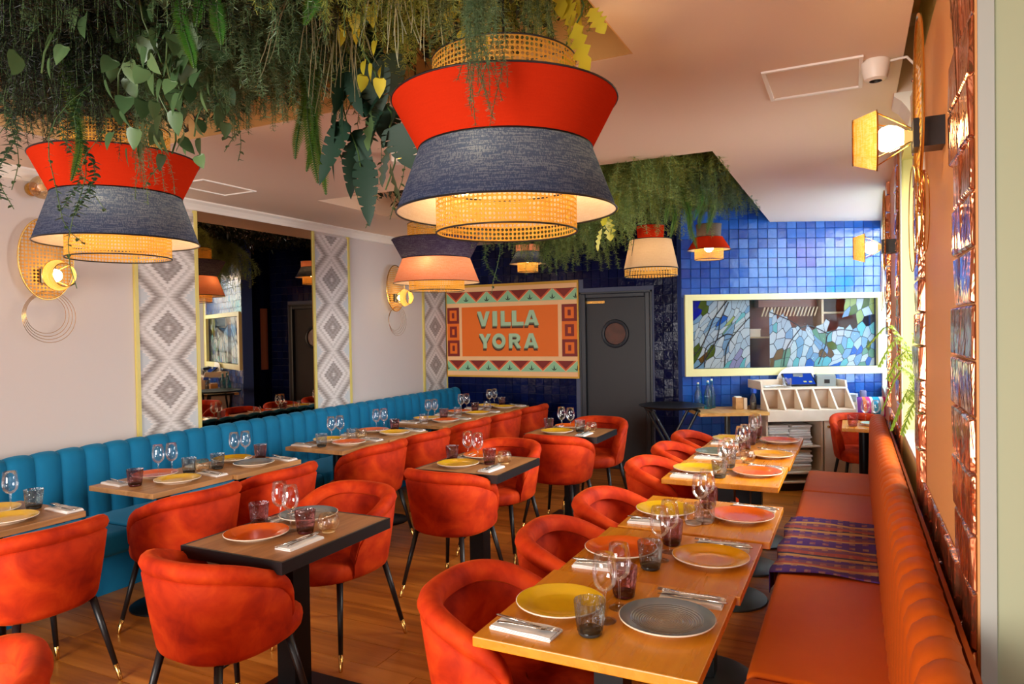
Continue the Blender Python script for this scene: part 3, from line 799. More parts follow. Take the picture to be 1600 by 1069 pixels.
word([('Y', U(334), U(455)), ('O', U(468), U(600)), ('R', U(634), U(752)), ('A', U(780), U(917))], .315, .468)

# ================================================================== chairs
def sgn(v, p): return math.copysign(abs(v)**p, v)
PHM = radians(113)
def chair_shell():
    b = MB()
    def top(t): return .55 + .245*(max(0, 1-abs(t)**3.0))**(1/1.9)
    # profile steps from the outer foot over the rim to the inner foot: (inset, mode, value)
    def fn(i, j, prof=None):
        t = 2*i-1; ph = t*PHM; h = top(t)
        ins, kind, val = PROF[round(j*(len(PROF)-1))]
        z = h+val if kind == 'h' else (.43+(h-.075-.43)*val if kind == 'm' else val)
        z = max(z, min(.415, val if kind == 'z' else .415))
        k = .83+.19*clampf((z-.40)/.36, 0, 1)**.8
        rx, ry = .281*k-ins, .285*k-ins
        return (rx*sgn(sin(ph), .78), -ry*sgn(cos(ph), .8), z)
    PROF = [(.05, 'z', .396), (.018, 'z', .399), (.004, 'z', .412), (0, 'm', 0), (0, 'm', .33), (0, 'm', .66), (0, 'm', 1), (.010, 'h', -.066), (.002, 'h', -.058), (-.004, 'h', -.035), (.004, 'h', -.012), (.018, 'h', 0),
            (.042, 'h', 0), (.062, 'h', -.012), (.072, 'h', -.035), (.070, 'h', -.058), (.050, 'h', -.068), (.050, 'm', .95), (.056, 'm', .6), (.062, 'm', .3), (.066, 'm', .1), (.05, 'z', .396)]
    n = 44; b.grid(fn, n, len(PROF)-1)
    k = len(PROF)
    b.f.append(list(range(0, k))); b.i.append(0); b.f.append([n*k+q for q in range(k)][::-1]); b.i.append(0)
    me = b.mesh('backrest', 'velvet'); return me
def chair_seat():
    b = MB(); n = 28
    rings = [(.80, .396), (.95, .399), (1.0, .412), (1.02, .438), (1.01, .462), (.965, .483), (.86, .494), (.5, .501), (.01, .503)]
    def fn(i, j):
        a = 2*pi*i; s, z = rings[round(j*(len(rings)-1))]
        x, y = .224*sgn(cos(a), .8), .262*sgn(sin(a), .8)
        return (x*s*(1-.10*(y > 0)*y/.262), y*s+.042, z-(.012*(y/.262) if z > .47 else 0))
    b.grid(fn, n, len(rings)-1, True); b.f.append(list(range(0, n*len(rings), len(rings)))); b.i.append(0)
    return b.mesh('seat', 'velvet')
def leg_mesh(sx, sy):
    tp = Vector((sx*.165, sy*.165-.01, .402)); bt = Vector((sx*.238, sy*.245-.01, 0)); md = bt+(tp-bt)*.19
    a = MB(); a.tube([tp, md], [.0165, .0115], 10); c = MB(); c.tube([md, bt+(tp-bt)*.01, bt], [.0118, .0095, .008], 10)
    return a.mesh('leg', 'black_satin'), c.mesh('leg_tip', 'brass')
CH_SH, CH_SE = chair_shell(), chair_seat()
LEGS = [leg_mesh(a, b_) for a in (-1, 1) for b_ in (-1, 1)]
fm = MB()
for a in (-1, 1): fm.tube([(a*.165, .155, .391), (a*.13, .0, .393), (a*.165, -.175, .391)], .009, 6)
fm.tube([(-.165, .155, .391), (0, .16, .391), (.165, .155, .391)], .009, 6)
CH_FR = fm.mesh('seat_frame', 'black_satin')
for me in (CH_SH, CH_SE): me.set_sharp_from_angle(angle=radians(60))
CHAIR_GROUP = 'orange velvet tub chairs'
def chair(x, y, rz, label):
    t = thing('dining_chair', label, 'chair', (x, y, 0), rz, CHAIR_GROUP)
    obj('backrest', CH_SH, t); obj('seat', CH_SE, t); obj('seat_frame', CH_FR, t)
    for a, c in LEGS: l = obj('leg', a, t); obj('leg_tip', c, l)
    return t
Rz = radians
ORD = ['first', 'second', 'third', 'fourth', 'fifth', 'sixth', 'seventh', 'eighth']
for k, (x, y, a) in enumerate([(-1.0, 2.02, -90), (-.985, 2.70, -86), (-.975, 3.32, -90), (-1.0, 4.28, -92), (-1.0, 4.90, -88), (-1.0, 5.50, -90)]):
    chair(x, y, Rz(a), 'orange velvet tub chair at the %s table from the front along the orange bench' % ORD[k])
for k, (x, y, a) in enumerate([(-3.38, 1.87, 90), (-3.37, 2.66, 88), (-3.38, 3.30, 92), (-3.38, 4.32, 90), (-3.37, 4.95, 88), (-3.38, 5.72, 92), (-3.36, 6.36, 90), (-3.34, 7.02, 88)]):
    chair(x, y, Rz(a), 'orange velvet tub chair at the %s table from the front along the teal banquette' % ORD[k])
chair(-2.26, 1.98, Rz(-3), 'orange velvet tub chair, back to the camera, at the front black-edged table')
chair(-2.43, 2.84, Rz(176), 'orange velvet tub chair facing the camera behind the front black-edged table')
chair(-2.24, 3.72, Rz(-4), 'orange velvet tub chair, back to the camera, at the middle black-edged table')
chair(-2.33, 4.52, Rz(178), 'orange velvet tub chair facing the camera behind the middle black-edged table')
chair(-2.15, 5.25, Rz(-3), 'orange velvet tub chair, back to the camera, at the black-edged table by the door')
chair(-2.12, 6.02, Rz(180), 'orange velvet tub chair facing the camera, in front of the dark door')
chair(-2.06, .85, Rz(150), 'orange velvet tub chair cut off by the bottom corner of the view')
chair(.045, 7.03, Rz(196), 'orange velvet tub chair beyond the end of the orange bench').scale = (.86, .86, 1)

# ================================================================== tables
def table(x, y, sx, sy, top, label, base, z=.75, black_edge=False, group=None, edge='oak_edge'):
    t = thing('dining_table', label, 'table', (x, y, 0), 0, group)
    th = .03; b = MB(); b.box(-sx/2, sx/2, -sy/2, sy/2, z-th, z); o = b.build('tabletop', top, t, smooth=False)
    if black_edge:
        e = MB(); q = .012
        for (x0, x1, y0, y1) in ((-sx/2-q, sx/2+q, -sy/2-q, -sy/2), (-sx/2-q, sx/2+q, sy/2, sy/2+q), (-sx/2-q, -sx/2, -sy/2, sy/2), (sx/2, sx/2+q, -sy/2, sy/2)): e.box(x0, x1, y0, y1, z-.048, z+.0005)
        e.box(-sx/2+.02, sx/2-.02, -sy/2+.02, sy/2-.02, z-.045, z-th)
        e.build('edge_band', 'black_satin', t, smooth=False)
    else: bevel(o, .003, 2)
    if base == 'round':
        MB().box(-.045, .045, -.045, .045, .02, z-th).build('pedestal', 'black_metal', t, smooth=False)
        MB().box(-.16, .16, -.16, .16, z-th-.012, z-th).build('mounting_plate', 'black_metal', t, smooth=False)
        MB().lathe([(0, .026), (.07, .025), (.2, .017), (.222, .012), (.225, .004), (.22, 0), (0, 0)], 40).build('base_disc', 'steel_base', t)
    elif base == 'tube':
        MB().tube([(0, 0, .01), (0, 0, z-th)], .04, 16).build('pedestal', 'black_metal', t)
        MB().box(-.15, .15, -.15, .15, z-th-.012, z-th).build('mounting_plate', 'black_metal', t, smooth=False)
        MB().lathe([(0, .022), (.06, .022), (.19, .014), (.2, .008), (.2, 0), (0, 0)], 32).build('base_disc', 'black_metal', t)
    else:
        MB().box(-.05, .05, -.05, .05, .012, z-.045).build('pedestal', 'black_metal', t, smooth=False)
        o = MB().box(-.21, .21, -.21, .21, 0, .012).build('base_plate', 'black_metal', t, smooth=False)
    return t
# -------- table ware, one mesh of each
WG_BOWL = MB().lathe([(.004, .083), (.018, .089), (.031, .103), (.0365, .122), (.037, .138), (.034, .162), (.0295, .19), (.0288, .19)], 24).mesh('bowl', 'clear_glass')
WG_STEM = MB().lathe([(.008, .004), (.0045, .012), (.0035, .03), (.0035, .07), (.006, .083)], 10).mesh('stem', 'clear_glass')
WG_FOOT = MB().lathe([(0, 0), (.033, 0), (.034, .0015), (.02, .003), (.008, .005)], 24).mesh('foot', 'clear_glass')
def wineglass(x, y, z, label):
    t = thing('wine_glass', label, 'wine glass', (x, y, z), 0, 'wine glasses on the tables'); t.scale = (1.0, 1.0, 1.06)
    obj('bowl', WG_BOWL, t); obj('stem', WG_STEM, t); obj('foot', WG_FOOT, t)
def tumbler_meshes(kind):
    n = 24
    if kind == 'amber':
        prof = [(.022, .004), (.036, .014), (.043, .032), (.043, .05), (.036, .07), (.033, .074)]; base = [(0, 0), (.024, 0), (.026, .006), (.0, .008)]
    elif kind == 'cut':
        prof = [(.029, .004), (.036, .01), (.0385, .03), (.039, .082)]; base = [(0, 0), (.030, 0), (.034, .01), (0, .012)]
    else:
        prof = [(.028, .006), (.033, .012), (.036, .035), (.0395, .07), (.041, .092)]; base = [(0, 0), (.027, 0), (.031, .004), (.032, .016), (0, .018)]
    b = MB(); k = len(prof)
    for i in range(n):
        a = 2*pi*i/n; f = 1+(.025*cos(a*8) if kind != 'smoke' else .012*cos(a*12))
        for r, z in prof: b.v.append((r*f*cos(a), r*f*sin(a), z))
    for i in range(n):
        for j in range(k-1): b.f.append([i*k+j, ((i+1) % n)*k+j, ((i+1) % n)*k+j+1, i*k+j+1]); b.i.append(0)
    return b.mesh('wall', kind+'_glass'), MB().lathe(base, 20).mesh('glass_base', kind+'_base')
TUM = {k: tumbler_meshes(k) for k in ('smoke', 'plum', 'cut', 'amber', 'pink')}
TNAME = {'smoke': 'smoke grey', 'plum': 'plum coloured', 'cut': 'clear cut', 'amber': 'rounded amber', 'pink': 'pink'}
def tumbler(kind, x, y, z, label, name='tumbler', cat='tumbler', group='tumblers on the tables'):
    t = thing(name, label, cat, (x, y, z), random.uniform(0, 1), group); t.scale = (1.1, 1.1, 1.08); obj('cup', TUM[kind][0], t); obj('glass_base', TUM[kind][1], t)
PL_PROF = [(.0, .009), (.04, .0085), (.078, .0085), (.09, .0115), (.104, .0175), (.132, .0235), (.138, .0245)]
PL_RIM = [(.138, .0245), (.1405, .0235), (.139, .020), (.125, .0165), (.1, .009), (.085, .004), (.084, 0), (.078, 0), (.076, .005), (0, .005)]
PLATE = {}
for c in ('yellow', 'mustard', 'orange', 'grey', 'sage', 'teal'): PLATE[c] = MB().lathe(PL_PROF, 48).mesh('glaze', 'glaze_'+c)
PL_UNDER = MB().lathe(PL_RIM, 48).mesh('rim', 'cream_rim')
def plate(c, x, y, z, label, s=1):
    t = thing('dinner_plate', label, 'plate', (x, y, z), random.uniform(0, 6), 'dinner plates on the tables'); t.scale = (s, s, 1)
    obj('glaze', PLATE[c], t); obj('rim', PL_UNDER, t)
def napkin_mesh():
    b = MB()
    for k, (z0, z1, dx, dy) in enumerate(((0, .003, 0, 0), (.0035, .0065, .002, -.002), (.007, .0105, -.002, -.004))):
        def fn(i, j, top=None): return 0
        hx, hy = .098+dx, .042+dy
        nx, ny = 8, 4
        for zt in (z0, z1):
            bb_ = len(b.v)
            for i in range(nx+1):
                for j in range(ny+1):
                    u, v = i/nx*2-1, j/ny*2-1
                    b.v.append((u*hx, v*hy, zt+(.0012*sin(u*5+k)*cos(v*3)*(zt == z1 and k == 2)) ))
            for i in range(nx):
                for j in range(ny):
                    q = [bb_+i*(ny+1)+j, bb_+(i+1)*(ny+1)+j, bb_+(i+1)*(ny+1)+j+1, bb_+i*(ny+1)+j+1]; b.f.append(q); b.i.append(0)
        n0 = bb_-(nx+1)*(ny+1)
        edge = [i*(ny+1) for i in range(nx+1)]+[nx*(ny+1)+j for j in range(1, ny+1)]+[i*(ny+1)+ny for i in range(nx-1, -1, -1)]+[j for j in range(ny-1, 0, -1)]
        for a, c in zip(edge, edge[1:]+edge[:1]): b.f.append([n0+a, n0+c, bb_+c, bb_+a]); b.i.append(0)
    o = b.build('napkin', 'white_cloth'); me = o.data; bpy.data.objects.remove(o); return me
NAP = napkin_mesh()
def fork_mesh():
    b = MB()
    out = [(-.098, .0045), (-.09, .006), (-.06, .0045), (0, .003), (.028, .003), (.044, .0095), (.058, .0115)]
    def lift(x): return .0032 + (.008*((x-.02)/.07)**1 if x > .02 else 0) + (.004*cos((x+.03)*26) if -.09 < x < .02 else .001)
    for i in range(len(out)-1):
        (x0, w0), (x1, w1) = out[i], out[i+1]; z0, z1 = lift(x0), lift(x1)
        b.add([(x0, -w0, z0), (x1, -w1, z1), (x1, w1, z1), (x0, w0, z0), (x0, -w0, z0+.002), (x1, -w1, z1+.002), (x1, w1, z1+.002), (x0, w0, z0+.002)], [(0, 3, 2, 1), (4, 5, 6, 7), (0, 1, 5, 4), (2, 3, 7, 6)])
    for k in range(4):
        yc = -.0096+k*.0064; x0, x1 = .058, .098; z0, z1 = lift(x0), lift(x0)+.003
        b.add([(x0, yc-.0019, z0), (x1, yc-.0012, z1), (x1, yc+.0012, z1), (x0, yc+.0019, z0), (x0, yc-.0019, z0+.002), (x1, yc-.0012, z1+.0015), (x1, yc+.0012, z1+.0015), (x0, yc+.0019, z0+.002)], [(0, 3, 2, 1), (4, 5, 6, 7), (0, 1, 5, 4), (1, 2, 6, 5), (2, 3, 7, 6), (3, 0, 4, 7)])
    return b.mesh('fork', 'steel')
def knife_mesh():
    b = MB(); b.tube([(-.108, 0, .004), (-.1, 0, .004), (-.06, 0, .0045), (0, 0, .004)], [.002, .005, .0045, .0035], 8)
    bl = [(0, -.004), (.02, -.007), (.08, -.0075), (.108, -.001), (.112, .004), (0, .004)]
    b.prism(bl, lambda u, v, d: (u, v, d), .003, .0046); return b.mesh('knife', 'steel')
FORK, KNIFE = fork_mesh(), knife_mesh()
def setting(tx, ty, face, pc, phrase, z=.75, pf=-.17, pr=.03, nf=-.19, nr=.20, flip=False, sc=1):
    """one cover; face = direction the guest looks in, degrees from +x"""
    a = radians(face); f = Vector((cos(a), sin(a))); r = Vector((sin(a), -cos(a)))
    j = lambda s: random.uniform(-s, s)
    p = Vector((tx, ty))+f*(pf+j(.006))+r*(pr+j(.006))-r*.02
    cn = {'yellow': 'yellow', 'mustard': 'mustard yellow', 'orange': 'orange', 'grey': 'ridged grey', 'sage': 'grey green', 'teal': 'pale teal'}[pc]
    plate(pc, p.x, p.y, z, '%s plate %s' % (cn, phrase), sc)
    n = Vector((tx, ty))+f*(nf+j(.01))+r*(nr+j(.008)); ra = a+radians(random.uniform(-5, 5))
    tag(obj('napkin', NAP, None, (n.x, n.y, z), ra), 'folded white napkin ' + phrase, 'napkin', 'folded napkins on the tables')
    q = n+r*.012+f*.012; tag(obj('fork', FORK, None, (q.x, q.y, z+.0115), ra+radians(3+j(4))), 'steel fork ' + phrase, 'fork', 'cutlery on the napkins')
    q = n-r*.014-f*.006; tag(obj('knife', KNIFE, None, (q.x, q.y, z+.0115), ra-radians(2+j(4))), 'steel knife ' + phrase, 'knife', 'cutlery on the napkins')
# -------- tables along the orange bench
RT = [(-.665, 2.015, 'yellow', 'grey', 'smoke', 'plum'), (-.65, 2.615, 'orange', 'mustard', 'smoke', 'plum'), (-.625, 3.25, 'yellow', 'orange', 'cut', 'plum'),
      (-.685, 4.27, 'yellow', 'orange', 'smoke', 'smoke'), (-.675, 4.885, 'sage', 'mustard', 'cut', 'plum'), (-.67, 5.50, 'yellow', 'orange', 'plum', 'plum')]
def place_name(k, row): return 'of the %s %s table from the front' % (ORD[k], 'orange-bench' if row[0] == 'o' else 'teal-banquette')
for k, (x, y, c1, c2, t1, t2) in enumerate(RT):
    table(x, y, .635, .604, 'table_gold', 'golden wood table, %s from the front along the orange bench' % ORD[k], 'round', group='tables along the orange bench')
    pn = place_name(k, 'orange bench')
    setting(x, y, 0, c1, 'on the chair side ' + pn); setting(x, y, 180, c2, 'on the bench side ' + pn)
    wineglass(x-.005, y-.05, .75, 'wine glass nearer the camera of the pair ' + pn.replace('of the', 'on the', 1)); wineglass(x+.005, y+.06, .75, 'wine glass further back, of the pair ' + pn.replace('of the', 'on the', 1))
    tumbler(t1, x-.015, y-.155, .75, '%s tumbler on the near half %s' % (TNAME[t1], pn)); tumbler(t2, x-.01, y+.155, .75, '%s tumbler on the far half %s' % (TNAME[t2], pn))
tumbler('cut', -.60, 3.12+.02, .75, 'clear cut glass candle holder on the third table from the front along the orange bench', 'candle_holder', 'candle holder', 'candle holders')
tumbler('amber', -.61, 4.62, .75, 'amber candle holder on the fourth table from the front along the orange bench', 'candle_holder', 'candle holder', 'candle holders')
# -------- tables along the teal banquette
LT = [(-3.745, 1.90, 'yellow', 'yellow', None, 'smoke', 0), (-3.75, 2.83, 'orange', 'yellow', 'plum', 'smoke', 1), (-3.715, 3.385, 'yellow', 'grey', 'smoke', 'plum', 0),
      (-3.66, 4.31, 'yellow', 'orange', 'smoke', 'cut', 1), (-3.64, 4.87, 'orange', 'yellow', None, 'plum', 0), (-3.655, 5.72, 'yellow', 'orange', 'cut', 'plum', 0),
      (-3.64, 6.33, 'orange', 'yellow', 'cut', 'plum', 0), (-3.63, 6.95, 'yellow', 'yellow', 'cut', 'plum', 0)]
for k, (x, y, c1, c2, t1, t2, v) in enumerate(LT):
    table(x, y, .56, .556 if k < 5 else .6, 'table_oak', 'oak topped table, %s from the front along the teal banquette' % ORD[k], 'tube', group='tables along the teal banquette')
    pn = place_name(k, 'teal banquette')
    setting(x, y, 0, c1, 'on the banquette side ' + pn, pf=-.14, pr=-.04, nf=-.17, nr=.185, sc=.93); setting(x, y, 180, c2, 'on the chair side ' + pn, pf=-.12, pr=.02, nf=-.15, nr=.235, sc=.93)
    wineglass(x-.10, y+.045, .75, 'wine glass nearer the camera of the pair ' + pn.replace('of the', 'on the', 1)); wineglass(x-.075, y+.12, .75, 'wine glass further back, of the pair ' + pn.replace('of the', 'on the', 1))
    if t1: tumbler(t1, x-.01, y-.175, .75, '%s tumbler on the near half %s' % (TNAME[t1], pn))
    tumbler(t2, x-.02, y+.2, .75, '%s tumbler on the far half %s' % (TNAME[t2], pn))
    if v: tumbler('amber', x+.02, y+.265, .75, 'amber candle holder between the glasses ' + pn.replace('of the', 'on the', 1), 'candle_holder', 'candle holder', 'candle holders')
# -------- the three black-edged tables down the middle
CT = [(-2.235, 2.315, .535, .665, 'orange', 'grey', 'plum', 'plum', 'front'), (-2.215, 3.99, .575, .60, 'yellow', 'orange', 'plum', 'plum', 'middle'), (-2.165, 5.53, .62, .50, 'yellow', 'orange', 'plum', 'smoke', 'farthest')]
for k, (x, y, sx, sy, c1, c2, t1, t2, nm) in enumerate(CT):
    nm = ('front', 'middle', 'rear')[k]; pn = '%s black-edged table' % nm
    table(x, y, sx, sy, 'table_brown', '%s of the three black-edged square pedestal tables down the middle' % nm, 'square', black_edge=True, group='black-edged tables down the middle')
    setting(x, y, 90, c1, 'on the near side of the ' + pn, pf=-.125, pr=-.06, nf=-.14, nr=.175, sc=.97); setting(x, y, 270, c2, 'on the far side of the ' + pn, pf=-.2, pr=.1, nf=-.15, nr=.19, sc=.97)
    wineglass(x-.10, y+.035, .75, 'outer wine glass of the pair on the ' + pn); wineglass(x-.005, y-.0, .75, 'inner wine glass of the pair on the ' + pn)
    tumbler(t1, x-.215, y+.02, .75, '%s tumbler furthest from the candle holder on the %s' % (TNAME[t1], pn)); tumbler(t2, x+.08, y-.0, .75, '%s tumbler between wine glass and candle holder on the %s' % (TNAME[t2], pn))
    tumbler('amber', x+.165, y+.05, .75, 'amber candle holder on the ' + pn, 'candle_holder', 'candle holder', 'candle holders')
# -------- small table past the end of the bench
table(.075, 6.74, .34, .56, 'table_gold', 'pale wood table past the far end of the orange bench', 'tube')
plate('teal', .15, 6.72, .75, 'pale teal plate on the table past the end of the orange bench', .75)
tumbler('pink', -.01, 6.62, .75, 'pink tumbler on the table past the end of the orange bench')
wineglass(.09, 6.86, .75, 'wine glass nearer the till on the table past the orange bench end'); wineglass(.17, 6.88, .75, 'wine glass by the wall on the table past the orange bench end')

# ================================================================== banquettes
def banquette(name, label, face, y0, y1, x_wall, x_back0, x_back1, x_seat, z_seat, z_top, chan, mat, cushions, plinth):
    t = thing(name, label, 'banquette', (0, y0, 0))
    d = face
    def P(x0, x1): return (min(x0, x1), max(x0, x1))
    a, b_ = P(x_back0, plinth); MB().box(a, b_, 0, y1-y0, .0, z_seat-.14).build('plinth', mat, t, smooth=False)
    a, b_ = P(x_wall, x_back0); MB().box(a, b_, 0, y1-y0, 0, z_top-.05).build('back_panel', mat, t, smooth=False)
    n = round((y1-y0)/chan); c = (y1-y0)/n
    prof = []
    # back cushion profile in (x, z), from front foot up over the top to the rear
    xf, xt = x_back1, x_back0
    N = 7
    def fn(i, j, Z=z_top):
        v = (i*2-1); bul = (1-abs(v)**2.6)*(.022 if face > 0 else .012)
        k = j*10
        if k <= 6: z = z_seat-.06 + (Z-.07-(z_seat-.06))*k/6; x = xf + d*0; x = xf + (xt-xf)*.10*(k/6)
        else:
            q = (k-6)/4*pi*.75; rr = .055; x0_ = xf+(xt-xf)*.10; z = Z-.07+rr*sin(q)*1.2; x = x0_ - d*(rr-rr*cos(q))
        nx = d*bul if k <= 7.5 else d*bul*.4
        return (x+nx, v*c/2*.995, z+bul*(.6 if k > 6.5 else 0))
    cm = MB().grid(fn, N, 14).mesh('back_channel', mat)
    for i in range(n): obj('back_channel', cm, t, (0, (i+.5)*c, 0))
    sides = [fn(0, j/14) for j in range(15)]
    for e, yy in ((0, -.0), (1, y1-y0)):
        pl = [(p[0], p[2]) for p in sides]+[(x_wall, z_top-.06), (x_wall, z_seat-.06)]
        MB().prism(pl, lambda u, v, q: (u, yy+q, v), -.004 if e else .0, 0 if e else .004).build('end_panel', mat, t, smooth=False)
    m = len(cushions)-1
    for i in range(m):
        ya, yb = cushions[i]-y0, cushions[i+1]-y0
        b = MB(); x0, x1 = P(x_back1-d*.02, x_seat)
        o = b.box(x0, x1, ya+.002, yb-.002, z_seat-.14, z_seat).build('seat_cushion', mat, t, smooth=True, sharp=False); bv = bevel(o, .028, 4)
        o.data.set_sharp_from_angle(angle=radians(180))
    return t
banquette('teal_banquette', 'long teal velvet channel-backed banquette along the mirrored wall', 1, -.6, 7.70, XL+.003, -4.70, -4.50, -3.97, .45, .90, .157, 'teal_velvet', [-.6, 1.1, 2.8, 4.5, 6.1, 7.70], -4.24)
banquette('bench_banquette', 'orange channel-backed bench with seat cushions under the copper tiled wall', -1, .5, 6.08, XR-.036, .222, .105, -.335, .455, .925, .118, 'orange_leather', [.5, 2.42, 3.93, 5.30, 6.08], -.24)
# woven throw laid over the bench seat
th = MB()
def thr(i, j):
    x = -.352+.452*i; y = (j-.5)*1.05
    w_ = .010*sin(y*14+x*6)*sin(x*9)+.008*sin(y*31+2*x)*(.5+.5*sin(x*7))
    z = .462+max(0, w_)+.003
    if i < .06: z = .462 - .10*(1-i/.06); x = -.358+.01*sin(y*16)
    yy = y*(1-.05*i)+.03*sin(i*3)
    return (x, yy, z)
th.grid(thr, 34, 60)
o = th.build('woven_throw', 'woven_stripe', None, (0, 3.98, 0), fix=False, sharp=False); tag(o, 'purple striped woven throw spread over the orange bench seat', 'throw')
sm = o.modifiers.new('thickness', 'SOLIDIFY'); sm.thickness = .004

# ================================================================== pendant lamps
def point(parent, loc, power, col=(1, .64, .29), r=.045):
    l = bpy.data.lights.new('lamp_light', 'POINT'); l.energy = power; l.color = col; l.shadow_soft_size = r
    o = bpy.data.objects.new('lamp_light', l); COL.objects.link(o); o.parent = parent; o.location = loc
def bulb_mesh(r):
    return MB().lathe([(0, -r), (r*.5, -r*.87), (r*.87, -r*.5), (r, 0), (r*.84, r*.54), (r*.56, r*.95), (r*.40, r*1.3), (r*.36, r*1.7), (0, r*1.7)], 20, mis=[0, 0, 0, 0, 0, 1, 1, 1]).mesh('bulb', ['bulb_glow', 'bulb_neck'])
BULB = bulb_mesh(.043)
def cone(r0, z0, r1, z1, n=64):
    return MB().lathe([(r0+(r1-r0)*k/4, z0+(z1-z0)*k/4) for k in range(5)], n)
def pendant(x, y, label, tiers, power, bulb_z, ztop=ZT, group=None, seam=None, nb=1, br=.17):
    """tiers: (part name, material, r top, z top, r bottom, z bottom)"""
    t = thing('pendant_lamp', label, 'pendant lamp', (x, y, 0), 0, group)
    for nm, mat, r0, z0, r1, z1 in tiers:
        b = cone(r1, z1, r0, z0); me = b.mesh(nm, mat); o = obj(nm, me, t)
        for r, z in ((r0, z0), (r1, z1)):
            rb = MB(); rb.tube([(r*cos(2*pi*i/64), r*sin(2*pi*i/64), z) for i in range(65)], .0032, 6, cap=False); rb.build('rim_wire', 'black_satin', o)
    MB().tube([(0, 0, bulb_z+.07), (0, 0, ztop)], .004, 6).build('cord', 'black_satin', t)
    MB().tube([(0, 0, bulb_z+.05), (0, 0, bulb_z+.12)], .02, 12).build('lamp_holder', 'black_satin', t)
    sp = MB(); z0, r0 = tiers[0][3], tiers[0][2]
    for k in range(3): a = 2*pi*k/3; sp.tube([(0, 0, z0-.01), (r0*cos(a), r0*sin(a), z0)], .003, 5)
    sp.build('spider_frame', 'black_satin', t)
    for k in range(nb):
        a = atan2(-y, -x)-radians(16)+2*pi*k/max(nb, 1); q = (br*cos(a) if nb > 1 else 0, br*sin(a) if nb > 1 else 0, bulb_z)
        obj('bulb', BULB, t, q); point(t, (q[0], q[1], q[2]), power/nb)
        if nb > 1: MB().tube([(0, 0, bulb_z+.09), (q[0], q[1], bulb_z+.07)], .006, 6).build('bulb_arm', 'black_satin', t)
    if seam:
        (ra, za, rb_, zb), ang_ = seam, radians(235)
        MB().tube([((ra+.003)*cos(ang_), (ra+.003)*sin(ang_), za), ((rb_+.003)*cos(ang_), (rb_+.003)*sin(ang_), zb)], .004, 5).build('seam_tape', 'black_satin', t)
    return t
def big(x, y, label, up, low, k=1, dz=0):
    return pendant(x, y, label, [('top_band', 'cane_band', .24*k, 2.535+dz, .24*k, 2.36+dz), ('upper_shade', up, .375*k, 2.40+dz, .29*k, 2.24+dz), ('lower_shade', low, .29*k, 2.24+dz, .367*k, 2.035+dz), ('bottom_band', 'cane_band', .236*k, 2.12+dz, .236*k, 1.968+dz)], 66, 2.17+dz, group='large two-tone pendants', nb=3, br=.222*k)
big(-1.045, 2.105, 'big red over navy pendant with cane bands hanging nearest the camera', 'red_shade', 'navy_shade', 1, -.02)
big(-2.925, 2.02, 'red over navy pendant with cane bands, half hidden in vines near the mirror wall', 'red_shade', 'navy_shade', .89)
big(-3.20, 5.08, 'indigo over salmon pendant with cane bands in front of the sign corner', 'indigo_shade', 'salmon_shade')
pendant(-3.2, 6.95, 'small navy flared pendant with orange neck hanging above the sign', [('neck', 'salmon_shade', .13, 2.55, .128, 2.475), ('lower_shade', 'navy_shade', .128, 2.475, .20, 2.345), ('bottom_band', 'cane_small', .113, 2.40, .113, 2.255)], 14, 2.40)
pendant(-1.55, 5.88, 'linen bell pendant with red neck hanging before the dark door wall', [('neck', 'red_shade', .118, 2.49, .108, 2.37), ('lower_shade', 'linen_shade', .175, 2.37, .228, 2.125), ('bottom_band', 'cane_small', .222, 2.123, .222, 2.06)], 10, 2.25, seam=(.175, 2.37, .228, 2.06))
pendant(-1.17, 6.47, 'small grey cup pendant with red brim in front of the bright blue tiles', [('neck', 'taupe_shade', .113, 2.545, .105, 2.432), ('brim', 'red_shade', .120, 2.432, .19, 2.317), ('bottom_band', 'cane_small', .127, 2.37, .127, 2.23)], 14, 2.34)

